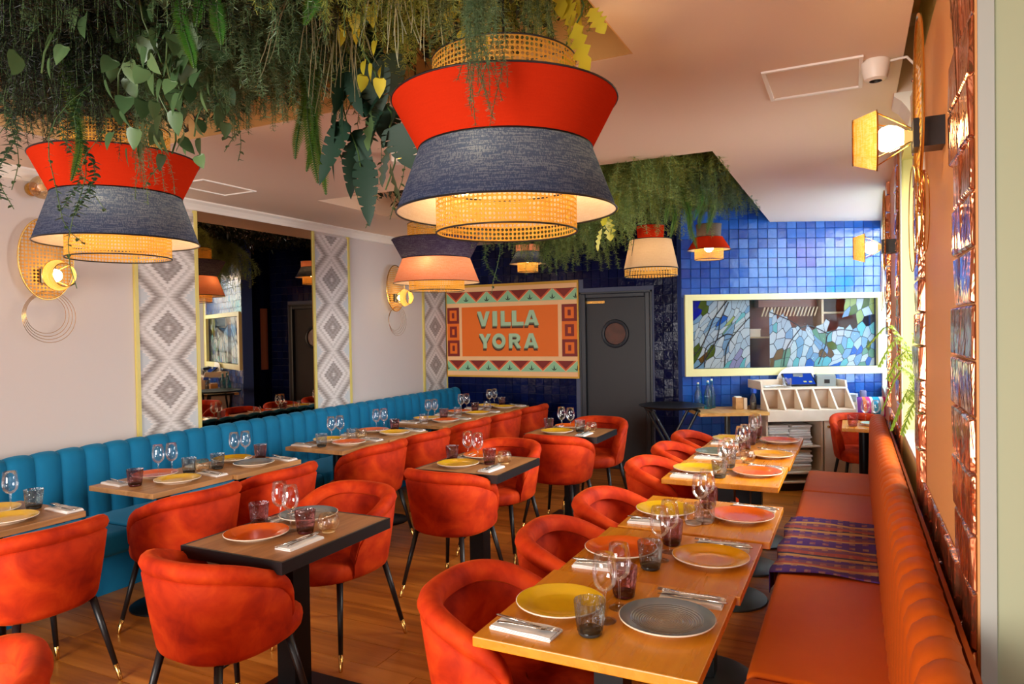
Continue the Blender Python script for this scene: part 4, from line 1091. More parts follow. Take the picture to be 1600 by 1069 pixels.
# ================================================================== wall lamps
def sconce(x, y, z, side, label, group, seg=8, disc_r=.262, hoops=4, power=5):
    """side +1: lamp sticks out towards +x (mirror wall); origin at the bulb axis on the wall"""
    t = thing('wall_lamp', label, 'wall lamp', (x, y, z), 0 if side > 0 else pi, group)
    MB().box(0, .085, -.045, .045, -.045, .045).build('mounting_box', 'black_satin', t, smooth=False)
    MB().tube([(.08, 0, 0), (.125, 0, 0)], [.016, .016], 12).build('lamp_holder', 'brass', t)
    d = MB(); n = 48
    for r in (0, .5, 1.0):
        pass
    d.grid(lambda i, j: (.072-.006*j, disc_r*.66*j*cos(2*pi*i), .11+disc_r*j*sin(2*pi*i)), n, 3, True); o = d.build('cane_disc', 'cane_disc', t); 
    rb = MB(); rb.tube([(.068, disc_r*.66*cos(2*pi*i/n), .11+disc_r*sin(2*pi*i/n)) for i in range(n+1)], .005, 6, cap=False); rb.build('disc_rim', 'brass', t)
    b = MB(); b.lathe([(.035, 0), (.062, .0), (.075, .075)], 8)
    dr = MB(); q = []
    for k in range(9): a = 2*pi*k/8
    dr.lathe([(.098, .185), (.074, .255)], seg); o = dr.build('drum_shade', 'gold_linen', t, (0, 0, 0), (0, radians(90), 0))
    for r, xx in ((.098, .185), (.074, .255)):
        rb = MB(); rb.tube([(xx, r*cos(2*pi*i/seg), r*sin(2*pi*i/seg)) for i in range(seg+1)], .0025, 5, cap=False); rb.build('shade_wire', 'gold_wire', t)
    ws = MB()
    for k in range(4): a = pi/4+pi/2*k; ws.tube([(.09, .03*cos(a), .03*sin(a)), (.185, .098*cos(a), .098*sin(a))], .002, 5)
    stuff(ws.build('stay_wire', 'gold_wire', t))
    for k in range(hoops):
        r = .125+.014*k; c = -.245-.006*k
        rb = MB(); rb.tube([(.05+.012*k, r*cos(2*pi*i/40), c+r*sin(2*pi*i/40)) for i in range(41)], .0016, 5, cap=False); rb.build('wire_hoop', 'gold_wire', t)
    obj('bulb', BULB, t, (.150, 0, 0), (0, radians(-90), 0))
    point(t, (.16, 0, 0), power, r=.035)
    return t
sconce(XL, 2.73, 2.02, 1, 'cane disc wall lamp with gold hoops on the pale wall nearest the front', 'cane disc wall lamps', 24, power=8)
sconce(XL, 6.56, 2.01, 1, 'cane disc wall lamp between the two far kilim strips', 'cane disc wall lamps', 24, power=8)
sconce(XR-.012, 2.56, 2.215, -1, 'large cane disc wall lamp on the copper tiled pier beside the camera', 'cane disc wall lamps', power=7)
sconce(XR-.012, 5.30, 2.137, -1, 'cane disc wall lamp on the second copper tiled pier, by the blue tiles', 'cane disc wall lamps', power=4)
t = thing('wall_lamp', 'amber glass ball wall lamp high up behind the pendant near the mirror wall', 'wall lamp', (XL, 2.69, 2.58))
MB().lathe([(0, 0), (.045, 0), (.045, .02), (.018, .03), (.018, .06), (0, .06)], 20).build('mount', 'brass', t, (0, 0, 0), (0, radians(90), 0))
MB().lathe([(.004, -.075), (.04, -.064), (.068, -.03), (.075, 0), (.068, .03), (.04, .064), (.015, .075)], 24).build('globe', 'amber_glass', t, (.12, 0, 0), (0, radians(90), 0))
b = MB().lathe([(0, -.025), (.018, -.018), (.025, 0), (.018, .018), (0, .025)], 16).build('bulb', 'amber_base', t, (.11, 0, 0))

# ================================================================== ceiling fittings
t = thing('smoke_detector', 'round white smoke detector on the ceiling near the tiled pier', 'detector', (.09, 3.25, ZC))
MB().lathe([(0, 0), (.052, 0), (.054, -.01), (.050, -.045), (.042, -.075), (.024, -.082)], 28).build('housing', 'white_plastic', t)
MB().lathe([(.024, -.082), (.020, -.074), (0, -.074)], 20).build('sensor', 'black_satin', t)
o = MB().tube([(.14, 3.25, ZC-.008), (.20, 3.2, ZC-.02), (.235, 3.12, ZC-.1), (.242, 3.08, ZC-.3), (.244, 3.06, ZC-.5)], .005, 6).build('cable', 'white_plastic'); tag(o, 'thin white cable running down from beside the smoke detector', 'cable')
t = thing('emergency_light', 'white emergency light with two amber lamps on the ceiling behind the big pendant', 'emergency light', (-2.36, 3.55, ZC), radians(26))
o = MB().box(-.15, .15, -.05, .05, -.06, 0).build('housing', 'white_plastic', t, smooth=False); bevel(o, .008)
for k in (-.07, .07): MB().box(k-.035, k+.035, -.056, -.05, -.045, -.015).build('lens', 'amber_led', t, smooth=False)

# ================================================================== till counter and its neighbours (in the frame of the blue wall)
def A(name, label, cat, s, d, z=0, group=None, rz=0): return thing(name, label, cat, ang(s, d, z), AR+rz, group)
T_ = A('till_counter', 'pale wood till counter with five sloping slots and an open napkin shelf', 'counter', 0, -.03)
def tb(nm, x0, x1, y0, y1, z0, z1, mat='pale_wood', par=None, bev=.003):
    o = MB().box(x0, x1, y0, y1, z0, z1).build(nm, mat, par or T_, smooth=False)
    if bev: bevel(o, bev, 1)
    return o
C0, C1, CM, CR = -.275, .59, .27, .53
tb('side_panel', C0, C0+.022, -.47, 0, .08, .76); tb('side_panel', CR, CR+.022, -.47, 0, .08, .76); tb('divider', CM, CM+.022, -.468, -.02, .08, .76)
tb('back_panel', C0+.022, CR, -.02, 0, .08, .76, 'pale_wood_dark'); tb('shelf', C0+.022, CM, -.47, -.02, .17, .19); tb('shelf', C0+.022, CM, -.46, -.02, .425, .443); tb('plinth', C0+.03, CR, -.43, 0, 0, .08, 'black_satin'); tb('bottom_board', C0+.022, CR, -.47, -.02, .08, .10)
dr = tb('door', CM+.024, CR+.02, -.49, -.472, .11, .69); MB().lathe([(0, 0), (.012, 0), (.009, .01), (.014, .02), (.01, .026), (0, .027)], 16).build('door_knob', 'brass', dr, (CM+.06, -.49, .63), (radians(90), 0, 0))
tb('top_box', C0, C1, -.52, 0, .69, .80)
for k in range(6):
    x = C0+(C1-C0-.018)*k/5
    MB().prism([(-.52, .80), (-.34, .80), (-.34, .99), (-.36, .99)], lambda u, v, d: (x+d, u, v), 0, .018).build('slot_divider', 'pale_wood', T_, smooth=False)
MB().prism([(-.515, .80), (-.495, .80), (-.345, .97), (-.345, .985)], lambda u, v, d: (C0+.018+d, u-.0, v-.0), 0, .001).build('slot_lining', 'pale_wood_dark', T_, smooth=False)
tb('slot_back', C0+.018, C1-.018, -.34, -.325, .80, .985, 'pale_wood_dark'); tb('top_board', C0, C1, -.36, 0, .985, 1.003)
for x in (C0, C1-.018): MB().prism([(-.36, 1.003), (0, 1.003), (0, 1.07), (-.34, 1.07)], lambda u, v, d: (x+d, u, v), 0, .018).build('cheek', 'pale_wood', T_, smooth=False)
tb('back_ledge', C0+.018, C0+.34, -.10, -.085, 1.003, 1.07)
NG = 'folded napkins stored under the till'
for nm, base, n, lab in (('upper', .4435, 9, 'upper shelf'), ('lower', .1905, 9, 'lower shelf')):
    for c, xx in enumerate((-.13, .08, .185) if nm == 'x' else (-.13, .09)):
        for k in range(n):
            wdt = random.uniform(.095, .105); dx, dy = random.uniform(-.012, .012), random.uniform(-.02, .02); z0 = base+k*.0225; r = random.uniform(-.06, .06)
            if z0+.022 > (.68 if nm == 'upper' else .42): break
            b = MB(); b.grid(lambda i, j: ((i*2-1)*wdt, (j*2-1)*.125, 0), 1, 1); b.v, b.f, b.i = [], [], []
            b.prism([(-wdt, .0), (wdt, .0), (wdt+.006, .011), (wdt, .0215), (-wdt, .0215), (-wdt-.005, .011)], lambda u, v, d: (u, d, v), -.125, .125)
            p = ang(xx+dx, -.03-.30+dy, z0); o = b.build('napkin', 'white_cloth', None, p, AR+r); bevel(o, .004, 1)
            side = 'stack beside the cupboard door' if c else 'stack furthest from the cupboard door'
            tag(o, 'folded napkin, %s from bottom, %s, %s of till' % ((ORD+['ninth'])[k], 'stack by the cupboard' if c else 'outer stack', lab), 'napkin', NG)
t = A('tablet', 'tablet till with a blue screen tilted on the till counter', 'tablet', .195, -.24, 1.004, rz=0)
def tf(u, v, d): return (u, v*.76+d*.65, .022+v*.62-d*.76)
MB().prism([(-.155, -.02), (.155, -.02), (.155, .16), (-.155, .16)], tf, -.006, .012).build('body', 'black_satin', t, smooth=False)
MB().prism([(-.142, -.008), (.142, -.008), (.142, .148), (-.142, .148)], tf, -.0075, -.006).build('screen', 'screen_blue', t, smooth=False)
for (u, v, w_, h_) in ((.01, .10, .03, .022), (.03, .02, .03, .018), (.085, .016, .03, .018)): MB().prism([(u, v), (u+w_, v), (u+w_, v+h_), (u, v+h_)], tf, -.009, -.0075).build('screen_icon', 'screen_mark', t, smooth=False)
MB().prism([(-.05, -.012), (.05, -.012), (.05, .11), (-.05, .11)], lambda u, v, d: (u, .05+v*.3+d, v+.012), 0, .01).build('stand', 'dark_plastic', t, smooth=False)
t = A('receipt_printer', 'grey receipt printer beside the tablet on the till counter', 'printer', .46, -.20, 1.004, rz=-.35)
MB().prism([(-.1, 0), (.09, 0), (.09, .075), (.02, .115), (-.1, .105)], lambda u, v, d: (d, u, v), -.085, .085).build('body', 'grey_plastic', t, smooth=False)
MB().prism([(-.1, 0), (.09, 0), (.09, .075), (.02, .117), (-.1, .107)], lambda u, v, d: (d, u, v), -.092, -.085).build('side_cover', 'dark_plastic', t, smooth=False); MB().box(-.02, .03, -.104, -.1, .03, .07).build('paper_slot', 'black_satin', t, smooth=False)
t = A('sign_card', 'white card with a rounded corner standing behind the tablet', 'card', .20, -.10, 1.004)
MB().prism([(.19, 0), (.19, .19)]+[(-.02+.18*cos(radians(a)), .03+.16*sin(radians(a))) for a in range(90, 185, 12)]+[(-.2, 0)], lambda u, v, d: (u, d+v*.1, v), 0, .006).build('card', 'paper', t, smooth=False)
for k in range(5):
    b = MB().box(-.06, .06, -.045, .045, k*.004, k*.004+.0035); o = b.build('paper_slip', 'paper', None, ang(-.12+random.uniform(-.05, .06), -.26+random.uniform(-.03, .03), 1.0045), AR+random.uniform(-.5, .5), smooth=False)
    tag(o, 'paper slip in the loose pile on the till counter, %s from the bottom' % ORD[k], 'paper', 'paper slips on the till')
tumbler('cut', *ang(.02, -.31, 1.0045), 'clear glass standing on the till beside the tablet')
# side table with bottles
t = A('side_table', 'small wooden side table against the blue wall beside the till', 'table', -.62, -.40)
MB().box(-.335, .335, -.22, .33, .765, .795).build('tabletop', 'oak_edge', t, smooth=False); MB().tube([(.0, 0, .01), (0, 0, .765)], .028, 12).build('pedestal', 'steel_base', t); MB().lathe([(0, .015), (.18, .012), (.19, 0), (0, 0)], 28).build('base_disc', 'black_metal', t)
def bottle(s, d, z, label, h=.27):
    q = A('water_bottle', label, 'bottle', s, d, z, 'turquoise water bottles'); k = h/.27
    MB().lathe([(0, 0), (.036, 0), (.038, .006), (.036, .03*k), (.039, .06*k), (.036, .09*k), (.039, .12*k), (.036, .15*k), (.030, .18*k), (.016, .21*k), (.0135, .255*k), (.015, .262*k), (.015, .27*k)], 20).build('glass_body', 'turquoise_glass', q)
    MB().tube([(0, 0, .262*k), (0, 0, .285*k)], [.012, .010], 12).build('stopper', 'white_plastic', q)
bottle(-.845, -.19, .796, 'turquoise swing-top water bottle nearest the door on the side table', .25); bottle(-.76, -.24, .796, 'middle of the three turquoise water bottles on the side table'); bottle(-.70, -.17, .796, 'turquoise water bottle nearest the till of the three on the side table', .28)
t = A('menu_holder', 'wooden block holding pale cards on the side table', 'holder', -.46, -.30, .796)
MB().box(-.055, .02, -.05, .05, 0, .115).build('block', 'table_oak', t, smooth=False); MB().box(.028, .06, -.045, .045, 0, .11).build('block', 'pale_wood', t, smooth=False); MB().box(-.045, .01, -.035, .035, .115, .125).build('card', 'paper', t, smooth=False)
t = A('spray_bottle', 'clear spray bottle with blue trigger beside the till', 'spray bottle', -.345, -.36, .796)
MB().lathe([(0, 0), (.03, 0), (.032, .01), (.032, .09), (.026, .12), (.012, .15), (.012, .165)], 18).build('bottle', 'cut_glass', t); MB().lathe([(0, .004), (.028, .004), (.029, .07), (0, .07)], 18).build('liquid', 'screen_blue' if False else 'blue_plastic' if 'blue_plastic' in M else 'dark_plastic', t)
plain('blue_plastic', rgb(40, 80, 180), .4)
MB().box(-.014, .014, -.05, .02, .165, .205).build('trigger', 'blue_plastic', t, smooth=False)
# folding tray stand
t = A('tray_stand', 'black folding stand carrying a round black tray beside the dark door', 'tray stand', -1.175, -.42)
for yy in (-.15, .15):
    for sg in (-1, 1): MB().tube([(sg*-.22, yy+sg*.012, .0), (sg*.22, yy+sg*.012, .82)], .014, 8).build('leg', 'black_satin', t)
for sg in (-1, 1): MB().tube([(sg*.22, -.17, .815), (sg*.22, .17, .815)], .014, 8).build('top_rail', 'black_satin', t)
MB().lathe([(0, .836), (.26, .836), (.315, .858), (.318, .862), (.312, .864), (.26, .845), (0, .842)], 40).build('tray', 'black_satin', t)
# low ledge with plates right of the till, can, striped cushion
t = A('low_ledge', 'pale low ledge between the till and the yellow window jamb', 'ledge', .80, -.14)
MB().box(-.17, .17, -.12, .12, .80, .83).build('top', 'pale_wood', t, smooth=False); MB().box(-.16, .16, -.10, .12, 0, .80).build('body', 'white_paint', t, smooth=False)
for k in range(9): tag(MB().lathe([(0, 0), (.06, 0), (.085, .006), (.087, .009), (.06, .005), (0, .004)], 28).build('side_plate', 'paper', None, ang(.72, -.16, .831+k*.009), 0), 'white side plate in the stack on the low ledge, %s from the bottom' % (ORD+['ninth'])[k], 'plate', 'side plates stacked on the ledge')
t = A('drinks_can', 'small lilac can standing on the low ledge beside the till', 'can', .87, -.16, .831)
MB().lathe([(0, 0), (.03, 0), (.033, .008), (.033, .10), (.027, .112), (0, .11)], 20).build('body', 'shard_lilac', t)
m = Mat('bright_stripe'); x, y, z = m.coord()
c = m.ramp((x*3.3).mod(1.0), [(0, rgb(30, 150, 190)), (.2, rgb(240, 236, 230)), (.32, rgb(200, 40, 110)), (.46, rgb(240, 236, 230)), (.56, rgb(120, 60, 150)), (.7, rgb(230, 120, 60)), (.8, rgb(210, 50, 120)), (.92, rgb(240, 236, 230))], 'CONSTANT')
M['bright_stripe'] = m.done(m.pbr(Base_Color=c, Roughness=.9))
b = MB(); b.grid(lambda i, j: ((i-.5)*.27, -.05*(1-abs(2*i-1)**3)*(1-abs(2*j-1)**3)-.01, (j-.5)*.19), 12, 8); b.grid(lambda i, j: ((i-.5)*.27, .04*(1-abs(2*i-1)**3)*(1-abs(2*j-1)**3)-.01, (j-.5)*.19), 12, 8)
b.build('x', 'bright_stripe'); o = bpy.data.objects['x']; o.name = 'striped_cushion'; o.location = (.15, 7.43, .835); o.rotation_euler = (-.15, 0, .35); tag(o, 'brightly striped cushion leaning behind the table past the orange bench', 'cushion')
bn = thing('corner_seat', 'orange upholstered corner seat under the striped cushion', 'seat', (.12, 7.47, 0), AR)
o = MB().box(-.12, .12, -.1, .1, .60, .74).build('seat_back', 'orange_leather', bn, smooth=False); bevel(o, .03, 3); MB().box(-.11, .11, -.09, .1, 0, .60).build('base', 'pale_wood', bn, smooth=False)

# ================================================================== plants
RP = random.Random(3)
def feather(seed, stems=30, spread=.14, needles=70, w=.0026, nl=.036, up=.0):
    R = random.Random(seed); b = MB(); st = MB()
    for s in range(stems):
        a = R.random()*2*pi; r = spread*(R.random()**.6); L = R.uniform(.55, 1.0)
        x0, y0 = .25*r*cos(a), .25*r*sin(a); pts = []
        wob = R.uniform(-.04, .04); wo2 = R.uniform(-.04, .04)
        for k in range(9):
            t = k/8; o = r*(1-(1-t)**2.2)
            pts.append(Vector((x0+o*cos(a)+wob*sin(t*4), y0+o*sin(a)+wo2*sin(t*5), up*sin(t*pi)*.5-L*t**1.25)))
        st.tube(pts, .0012, 3, cap=False)
        for k in range(needles):
            t = (k+R.random())/needles*8; i = min(int(t), 7); p = pts[i].lerp(pts[i+1], t-i)
            sz = nl*(.6+.8*R.random())*(1.15-.6*(t/8))
            for q in range(3):
                d = Vector((R.gauss(0, 1), R.gauss(0, 1), R.gauss(-.7, .7))).normalized(); e = d.cross(Vector((R.random(), R.random(), R.random()+.1))).normalized()*w
                tip = p+d*sz
                b.add([p-e*.5, p+e*.5, tip+e*.35, tip-e*.35], [(0, 1, 2, 3)])
    return b, st
def tailm(seed, L=1.0, r=.03, n=70, per=7):
    R = random.Random(seed); b = MB(); st = MB(); pts = [Vector((.02*sin(k*.7+seed), .02*cos(k*.6), -L*k/10)) for k in range(11)]
    st.tube(pts, .003, 4, cap=False)
    for k in range(n):
        t = k/n*10; i = min(int(t), 9); p = pts[i].lerp(pts[i+1], t-i); f = r*(1 if t < 8.5 else (10-t)/1.5*.8+.2)
        for q in range(per):
            a = q*2*pi/per+k*.9; d = Vector((cos(a), sin(a), -.75))*f; e = Vector((-sin(a), cos(a), 0))*.0042
            b.add([p-e, p+d*.55-e*1.1, p+d, p+d*.55+e*1.1, p+e], [(0, 1, 2, 3, 4)])
    return b, st
def leafshape(b, p, d, nrm, L, W, lobes=None):
    d = d.normalized(); s = d.cross(nrm).normalized(); n = s.cross(d)
    if lobes:
        P = lobes
    else:
        P = [(0, 0), (-.05, .30), (.08, .48), (.35, .46), (.65, .30), (.88, .1), (1, 0)]
    b0 = len(b.v); m = len(P)
    up = [p+d*(x*L)+s*(y*W)+n*(-.10*L*x*x+abs(y)*W*.18) for x, y in P]; dn = [p+d*(x*L)-s*(y*W)+n*(-.10*L*x*x+abs(y)*W*.18) for x, y in P]; md = [p+d*(x*L)+n*(-.10*L*x*x) for x, y in P]
    b.v += [tuple(v) for v in up+md+dn]
    for i in range(m-1):
        b.f.append([b0+i, b0+i+1, b0+m+i+1, b0+m+i]); b.i.append(0); b.f.append([b0+m+i, b0+m+i+1, b0+2*m+i+1, b0+2*m+i]); b.i.append(0)
def trail(seed, L=1.0, n=24, lw=.016, curl=0):
    R = random.Random(seed); b = MB(); st = MB()
    pts = [Vector((.03*sin(k*.8+seed)+curl*.16*sin(pi*k/10), .03*cos(k*.9), -L*k/10+(curl*.5*max(0, k/10-.6)**1.2))) for k in range(11)]
    st.tube(pts, .0016, 4, cap=False)
    for k in range(n):
        t = (k+.5)/n*10; i = min(int(t), 9); p = pts[i].lerp(pts[i+1], t-i); a = k*2.4+R.random()
        leafshape(b, p, Vector((cos(a), sin(a), -.5)), Vector((0, 0, 1)), lw*R.uniform(1.2, 1.9), lw*.9)
    return b, st
def roots(seed, n=12, L=1.0, r=.0035):
    R = random.Random(seed); b = MB()
    for k in range(n):
        a = R.random()*6.28; q = R.random()*.06; ph = R.random()*6; ll = L*R.uniform(.5, 1)
        b.tube([(q*cos(a)*(1+i*.25)+.025*sin(i*.9+ph), q*sin(a)*(1+i*.25)+.02*cos(i*1.1+ph), -ll*i/9) for i in range(10)], [r*(1-.06*i) for i in range(10)], 5)
    return b
FE = [feather(k) for k in range(4)]; FEN = [feather(9+k, 12, .06, 80, .002, .03) for k in range(2)]; FED = [feather(20+k, 44, .26, 90, .0028, .045) for k in range(3)]
def mm(pair, nm, leaf): return pair[0].mesh(nm, leaf), pair[1].mesh('stem', 'stem_green')
KIND = {
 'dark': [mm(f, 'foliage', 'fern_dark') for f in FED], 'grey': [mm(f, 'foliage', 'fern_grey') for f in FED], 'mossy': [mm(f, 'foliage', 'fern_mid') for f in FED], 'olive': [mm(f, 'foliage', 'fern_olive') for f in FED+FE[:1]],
 'sprig': [mm(f, 'foliage', 'fern_grey') for f in FEN], 'bright': [mm(tailm(k, r=.026), 'foliage', 'tail_bright') for k in range(2)], 'mid': [mm(tailm(5+k, r=.030), 'foliage', 'tail_mid') for k in range(2)],
 'trail': [mm(trail(k), 'foliage', 'small_leaf') for k in range(3)], 'curl': [mm(trail(7, curl=1, n=30), 'foliage', 'small_leaf')], 'bushy': [mm(trail(12+k, n=90, lw=.022), 'foliage', 'small_leaf') for k in range(2)]}
DESC = {'mossy': ('hanging_fern', 'mid green feathery fern', 'hanging fern'), 'dark': ('hanging_fern', 'bushy dark feathery fern', 'hanging fern'), 'grey': ('hanging_fern', 'grey green asparagus fern', 'hanging fern'), 'olive': ('hanging_fern', 'olive green feathery fern', 'hanging fern'), 'sprig': ('fern_sprig', 'thin feathery sprig', 'hanging fern'),
 'bright': ('hanging_tail', 'bright green spiky tail', 'hanging plant'), 'mid': ('hanging_tail', 'deep green spiky tail', 'hanging plant'), 'trail': ('trailing_vine', 'thin vine with tiny leaves', 'vine'), 'curl': ('trailing_vine', 'curled vine with tiny leaves', 'vine'), 'bushy': ('trailing_vine', 'dense small leaved vine', 'vine')}
COUNT = {}
def plant(kind, x, y, ztop, L, where, sw=1.0):
    v = KIND[kind]; k = COUNT.get((kind, where), 0); COUNT[(kind, where)] = k+1
    nm, ds, ct = DESC[kind]; th_ = ('%dth' % (k+1)) if k > 7 else ORD[k]
    t = thing(nm, '%s, %s from the mirror wall in the %s ceiling recess' % (ds, th_, where), ct, (x, y, ztop), RP.uniform(0, 6.28), '%ss in the %s recess' % (ds, where))
    t.scale = (sw, sw, L)
    me, st = v[(k+len(where)) % len(v)]
    f = obj('foliage', me, t); stuff(f); obj('stem', st, t)
PLANTS = __import__('json').loads('''[["dark",-3.102,1.557,3.058,0.6192790348348545,"front",0.9856125709442626],["dark",-2.449,1.266,2.954,0.46620793035972496,"front",0.8245194169453989],["dark",-1.925,1.02,2.866,0.43770007477853823,"front",0.7976775400813697],["trail",-2.731,1.454,2.69,0.6,"front",1.0],["bushy",-2.777,1.488,2.634,0.5,"front",1.2],["dark",-2.976,1.62,2.961,0.5043507842425422,"front",0.8664056635945263],["trail",-2.756,1.499,2.707,0.55,"front",1.0],["dark",-2.315,1.332,2.946,0.4554947369914241,"front",0.8837400555126551],["dark",-2.845,1.683,3.06,0.6351350737625934,"front",0.7783014911632861],["dark",-2.56,1.543,2.839,0.5,"front",0.7],["dark",-2.234,1.37,2.958,0.5416241307138936,"front",0.8754261556599936],["dark",-1.763,1.099,2.836,0.44993224506661217,"front",0.6676957520546322],["bushy",-2.516,1.559,2.524,0.45,"front",0.8],["dark",-2.759,1.724,2.938,0.5815641288853896,"front",0.8934852969820252],["mid",-2.455,1.535,2.716,0.55,"front",1.0],["dark",-2.548,1.604,2.817,0.5,"front",0.7],["trail",-2.444,1.534,2.594,0.8,"front",1.0],["bushy",-2.42,1.55,2.542,0.5,"front",1.0],["trail",-2.389,1.566,2.564,0.5,"front",1.0],["curl",-2.391,1.561,2.488,0.65,"front",1.0],["dark",-2.672,1.767,2.921,0.5419223549016665,"front",0.9790863429521379],["dark",-1.683,1.139,2.891,0.47820189710564953,"front",0.7734773613554604],["dark",-2.1,1.437,3.017,0.5317716055647358,"front",0.6937351108028721],["grey",-2.503,1.851,3.02,0.6195720487146807,"front",0.7846918545997258],["sprig",-2.353,1.751,2.587,0.5,"front",0.8],["dark",-1.982,1.495,2.911,0.46172943483308604,"front",0.6446604133869746],["trail",-2.252,1.69,2.588,0.45,"front",1.0],["dark",-1.538,1.209,2.846,0.4774898092118642,"front",0.7389193498901789],["grey",-2.395,1.904,2.92,0.5002662293303802,"front",0.9678511861810706],["bright",-1.711,1.403,2.802,0.42,"front",1.0],["grey",-2.304,1.949,3.09,0.6473631663238888,"front",0.9681019413592005],["grey",-1.841,1.565,3.012,0.4742294196636924,"front",0.6145656490645368],["bright",-1.586,1.355,2.862,0.4,"front",1.0],["bright",-1.549,1.372,2.822,0.42,"front",1.0],["bushy",-2.196,1.945,2.798,0.4,"front",1.2],["trail",-2.244,2.032,2.749,0.4,"front",1.0],["grey",-1.391,1.282,2.804,0.4363431763345855,"front",0.7408939148013407],["grey",-2.18,2.01,3.065,0.5808835203306216,"front",0.919457619312648],["grey",-1.899,1.756,2.844,0.5,"front",0.7],["trail",-2.216,2.045,2.76,0.45,"front",1.0],["grey",-1.705,1.631,2.998,0.5108832031844107,"front",0.6712009811562862],["grey",-1.924,1.855,2.843,0.5,"front",0.7],["grey",-1.845,1.838,2.869,0.5,"front",0.7],["grey",-2.068,2.066,3.117,0.6035962911660362,"front",0.9916410780792988],["grey",-1.283,1.335,2.865,0.4769747473157619,"front",0.7381765912711401],["dark",-1.606,1.68,3.066,0.5183497652235998,"front",0.7265271845734768],["mid",-1.919,2.079,2.894,0.6,"front",1.0],["mid",-1.888,2.094,2.864,0.62,"front",1.0],["bright",-1.253,1.406,2.808,0.4,"front",1.0],["mid",-1.84,2.06,2.795,0.6,"front",1.0],["mossy",-1.904,2.145,2.971,0.5541784902083576,"front",0.7914890142824365],["dark",-1.515,1.725,3.024,0.4549081829953914,"front",0.7480692595262497],["mid",-1.883,2.15,2.846,0.68,"front",1.0],["mossy",-1.836,2.18,3.071,0.5452038651154194,"front",0.9007774993519135],["olive",-1.152,1.398,2.814,0.4649692149301241,"front",0.7161321652707785],["trail",-1.785,2.198,2.739,0.6,"front",1.0],["olive",-1.727,2.234,3.135,0.5506845292441798,"front",0.8274894829007822],["trail",-1.745,2.271,2.736,0.7,"front",1.0],["olive",-1.353,1.805,3.119,0.5597496635065015,"front",0.8849395687865697],["bushy",-1.651,2.212,2.826,0.45,"front",1.2],["trail",-1.66,2.26,2.8,0.6,"front",1.0],["olive",-1.06,1.456,2.886,0.45469908920952457,"front",0.650138457605101],["trail",-1.582,2.24,2.802,0.75,"front",1.0],["grey",-1.244,1.861,3.148,0.4659945914545888,"front",0.7303665571801311],["olive",-1.412,2.11,3.106,0.5473689658769666,"front",0.870304596559216],["olive",-1.311,2.16,3.248,0.6462649344716354,"front",0.7557163908131802],["grey",-1.149,1.908,3.247,0.49422193893179567,"front",0.7359464740499928],["sprig",-1.091,1.819,2.776,0.35,"front",1],["mossy",-3.031,5.211,2.828,0.45,"rear",1.1494948373830551],["olive",-1.06,1.538,2.874,0.446293898887058,"front",0.7633359335368114],["olive",-1.201,2.215,3.158,0.5027101303067795,"front",0.9469345759951086],["bushy",-2.423,4.611,2.536,0.55,"rear",1.3],["sprig",-0.9,1.701,2.642,0.4,"front",0.7],["trail",-2.39,4.625,2.98,1.1,"rear",1.3],["mossy",-2.735,5.354,2.762,0.5,"rear",1.0683168122251812],["olive",-1.06,1.989,3.323,0.5964011354619946,"front",0.736061996877487],["olive",-1.118,2.255,3.11,0.5013617580229293,"front",0.7616817796747354],["sprig",-0.9,1.675,2.567,0.42,"front",0.85],["olive",-1.06,1.601,2.905,0.4797625946675022,"front",0.66957690160554],["olive",-1.06,2.304,3.212,0.5294782505769512,"front",0.9389341031128294],["olive",-1.06,2.035,3.264,0.5218563675217728,"front",0.6873067851440925],["mossy",-2.588,5.984,2.778,0.5,"rear",1.1662224916709396],["mossy",-2.509,6.131,2.673,0.55,"rear",1.132338120092318],["sprig",-0.9,2.088,2.808,0.35,"front",0.8],["olive",-1.06,2.38,3.253,0.5516572719579518,"front",0.8386983012644781],["mossy",-2.336,6.328,2.769,0.6,"rear",1.21214865129061],["mossy",-2.017,5.706,3.048,0.8,"rear",1.1576252291964944],["mossy",-1.725,4.961,3.003,0.6,"rear",1.2098818983648068],["mossy",-1.726,5.181,3.008,0.75,"rear",1.1951309410855626],["olive",-1.535,4.831,2.971,0.6,"rear",1.231275467301813],["mossy",-1.403,4.563,2.904,0.45,"rear",1.1765702339376114],["mossy",-1.604,5.465,3.056,0.7,"rear",1.0400180605719485],["mossy",-1.342,4.816,2.943,0.5,"rear",1.2371518348827153],["olive",-1.699,6.088,3.105,0.7,"rear",1.1547466673574032],["olive",-1.411,5.341,3.125,0.55,"rear",1.2479645009844647],["olive",-1.144,4.581,2.959,0.4,"rear",1.1878745903696366],["mossy",-1.204,4.995,2.956,0.5,"rear",1.175334782748771],["mid",-1.316,5.497,3.039,0.6,"rear",1.4],["mossy",-1.384,5.907,3.058,0.75,"rear",1.2904488753207763],["mid",-1.327,5.712,3.053,0.7,"rear",1.4],["olive",-1.06,4.737,2.978,0.4,"rear",1.1921413702268402],["olive",-1.162,5.351,3.104,0.6,"rear",1.2826065907905675],["mid",-1.159,5.461,2.972,0.6,"rear",1.4],["olive",-1.164,5.684,3.102,0.6,"rear",1.1072557721789427],["mid",-1.147,5.687,3.005,0.75,"rear",1.4],["olive",-1.06,4.785,2.976,0.4,"rear",0.9687307018541708],["bright",-1.058,5.4,2.929,0.5,"rear",1.2],["grey",-1.06,5.317,2.985,0.5,"rear",1.1117360323077583],["mid",-1.101,5.825,3.022,0.6,"rear",1.4],["mid",-1.1,6.16,3.024,0.6,"rear",1.4],["grey",-1.089,6.167,3.134,0.6,"rear",0.9664690470655358],["grey",-1.06,6.211,3.083,0.55,"rear",1.2346481125415234],["grey",-1.06,6.458,3.09,0.5,"rear",1.274952676456734],["grey",-1.06,6.594,3.133,0.5,"rear",1.0908955731477088]]''')
